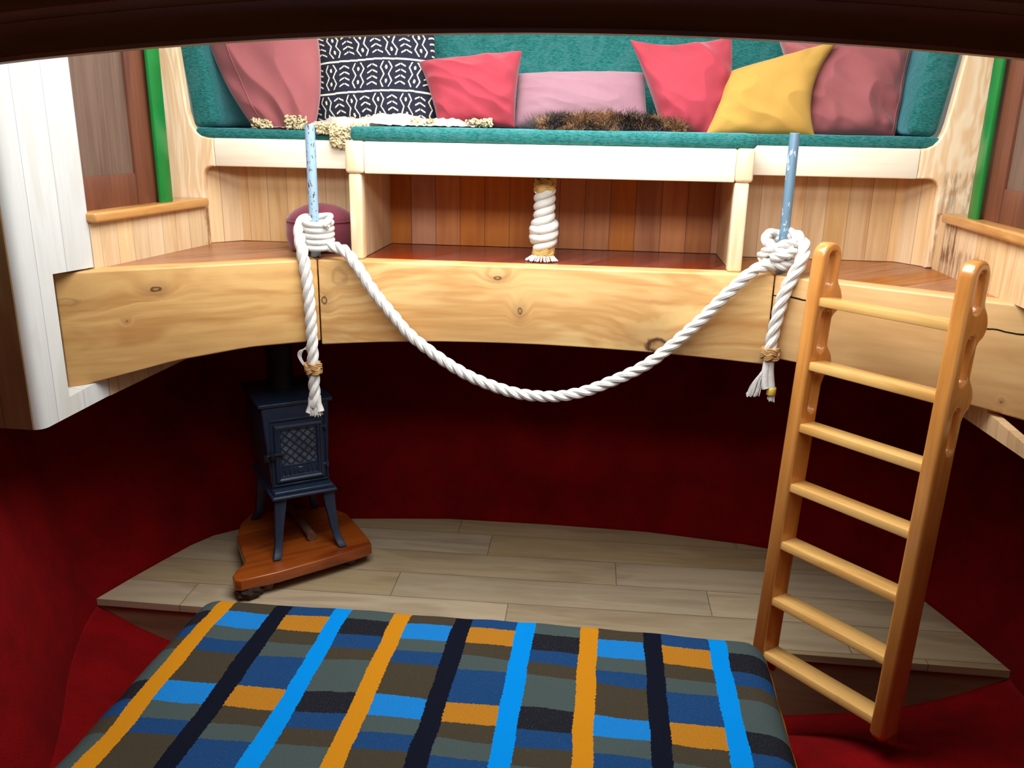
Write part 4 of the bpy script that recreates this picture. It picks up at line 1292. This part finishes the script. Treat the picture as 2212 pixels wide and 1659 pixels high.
def blanket_material():
    m = NT('checked_wool', 0.95, 0.1)
    UV = m.uv()
    sx = m.n('ShaderNodeSeparateXYZ'); m.set(sx.inputs[0], UV)
    U, V = sx.outputs[0], sx.outputs[1]
    P = m.comb(U, V, 0.0)
    U = m.math('ADD', U, m.math('MULTIPLY', m.math('SUBTRACT', m.noise(P, 120, 3), 0.5), 0.011))
    U = m.math('ADD', U, m.math('MULTIPLY', m.math('SUBTRACT', m.noise(P, 5, 2), 0.5), 0.02))
    V = m.math('ADD', V, m.math('MULTIPLY', m.math('SUBTRACT', m.noise(P, 130, 3), 0.5), 0.011))
    V = m.math('ADD', V, m.math('MULTIPLY', m.math('SUBTRACT', m.noise(P, 4, 2), 0.5), 0.022))
    a = m.math('ADD', m.math('DIVIDE', m.math('ADD', U, 1.178), 0.196), 30.0)     # stripe count
    idx = m.math('FLOOR', m.math('ADD', a, 0.5)); fr = m.math('ABSOLUTE', m.math('SUBTRACT', a, idx))
    stripe = m.math('LESS_THAN', fr, 0.140)
    s3 = m.math('DIVIDE', m.math('ADD', m.math('MODULO', idx, 3.0), 0.5), 3.0)
    c3 = m.math('DIVIDE', m.math('ADD', m.math('MODULO', m.math('FLOOR', a), 3.0), 0.5), 3.0)
    OR, NV, BB = srgb(186, 120, 20), srgb(14, 17, 30), srgb(0, 126, 204)
    GR, BR_, DB = srgb(68, 82, 80), srgb(64, 55, 40), srgb(4, 62, 112)
    sc = m.ramp(s3, [(0, OR), (0.3333, NV), (0.6666, BB)], 'CONSTANT')
    v = m.math('FRACT', m.math('ADD', m.math('DIVIDE', m.math('SUBTRACT', 2.305, V), 0.357), 20.0))
    b1, b2, b3 = 0.240, 0.425, 0.600
    A = m.ramp(v, [(0, BB), (b1, GR), (b2, DB), (b3, BR_)], 'CONSTANT')
    B = m.ramp(v, [(0, OR), (b1, BR_), (b2, GR), (b3, DB)], 'CONSTANT')
    C = m.ramp(v, [(0, NV), (b1, DB), (b2, BR_), (b3, GR)], 'CONSTANT')
    ab = m.mix(m.math('GREATER_THAN', c3, 0.3333), A, B)
    abc = m.mix(m.math('GREATER_THAN', c3, 0.6666), ab, C)
    col = m.mix(stripe, abc, sc)
    nz = m.noise(P, 330, 3, 0.7)
    heather = m.math('MULTIPLY', m.rng(nz, 0.3, 0.7, 0, 0.5), m.math('SUBTRACT', 1.0, m.math('MULTIPLY', stripe, 0.9)))
    col = m.mix(heather, col, srgb(52, 50, 48))
    sp = m.rng(m.noise(m.comb(U, V, 3.0), 260, 2, 0.8), 0.58, 0.68, 0, 0.4)
    col = m.mix(m.math('MULTIPLY', sp, m.math('SUBTRACT', 1.0, m.math('MULTIPLY', stripe, 0.85))), col, srgb(100, 88, 66))
    m.color(col); m.b.inputs['Specular IOR Level'].default_value = 0.03
    m.bump(nz, 0.5, 0.005)
    return m.m


def berth():
    xl, xr, yf = -1.285, 0.545, 2.42        # side and far edges of the pad
    dr = 0.36; rc = 0.085; y_near = 0.35
    def side_profile(s, lo, hi):
        """arc length coordinate s (flat = position) to (position, drop)"""
        def one(t):           # t>0 beyond flat part
            arc_ = rc*PI/2
            if t <= 0: return 0.0, 0.0
            if t < arc_: a = t/rc; return rc*math.sin(a), rc*(1-math.cos(a))
            return rc, rc+(t-arc_)
        if s < lo: p, d = one(lo-s); return lo-p, d
        if s > hi: p, d = one(s-hi); return hi+p, d
        return s, 0.0
    bm = bmesh.new(); uvl = bm.loops.layers.uv.new('UVMap')
    lo, hi, hy = xl+rc, xr-rc, yf-rc
    tot = dr+rc*(PI/2-1)
    def samples(a, b, n_): return [a+(b-a)*i/n_ for i in range(n_+1)]
    ss = samples(lo-tot, lo, 22)+samples(lo, hi, 70)[1:]+samples(hi, hi+tot, 22)[1:]
    ts = samples(y_near, hy, 70)+samples(hy, hy+tot, 22)[1:]
    rows = []; uvd = {}
    for t in ts:
        row = []
        for s in ss:
            x, d1 = side_profile(s, lo, hi); y, d2 = side_profile(t, -9, hy)
            # slight widening towards the head of the berth on the left
            if s < 0: x -= 0.09*max(0, (2.35-y))*min(1, (0-s))*0.35
            dd = max(d1, d2) if (d1 > rc or d2 > rc) else math.hypot(d1, d2)
            dd = min(dd, dr)
            # round the corner in plan
            if d1 > 0 and d2 > 0:
                k = min(1, min(d1, d2)/rc)*0.05
                x -= math.copysign(k, x-XC)*0.7; y -= k*0.7
            q = Vector((s*3, t*3, 0))
            z = BZ-dd+0.010*mnoise.noise(q)*(1 if dd < 0.02 else 0.4)+0.004*mnoise.noise(q*3)
            crown = 0.018*max(0, 1-((s-(lo+hi)/2)/((hi-lo)/2))**2)-0.010
            if dd < 0.05: z += crown*(1-dd/0.05)
            if dd > 0.05:
                w_ = 0.012*math.sin((s if d2 > d1 else t)*19)*min(1, dd/0.2)
                if d1 >= d2: x += math.copysign(w_, x-XC)
                else: y += w_
            v = bm.verts.new((x, y, z)); uvd[v] = (s, t); row.append(v)
        rows.append(row)
    for j in range(len(ts)-1):
        for i in range(len(ss)-1):
            f = bm.faces.new((rows[j][i], rows[j][i+1], rows[j+1][i+1], rows[j+1][i]))
            for l in f.loops: l[uvl].uv = uvd[l.vert]
    me = bpy.data.meshes.new('blanket'); bm.to_mesh(me); bm.free()
    o = mobj('blanket', me, blanket_material(), angle=80)
    md = o.modifiers.new('thickness', 'SOLIDIFY'); md.thickness = 0.006; md.offset = -1
    tag(o, 'wool blanket checked in blue, ochre, navy and grey spread over the berth', 'blanket')
    bm = bmesh.new(); add_box(bm, (xl+0.03, y_near, BZ-dr+0.02), (xr-0.03, yf-0.03, BZ-0.032), 0.04, 3)
    tag(bobj('mattress', bm, plain('ticking', (150, 140, 126), 0.9)), 'mattress under the checked wool blanket', 'mattress')
    box('trim_6', (xl+0.02, y_near, -1.93), (xr-0.02, yf-0.05, BZ-dr+0.02), M_riser, smooth=False)['kind'] = 'structure'
    return o


berth()
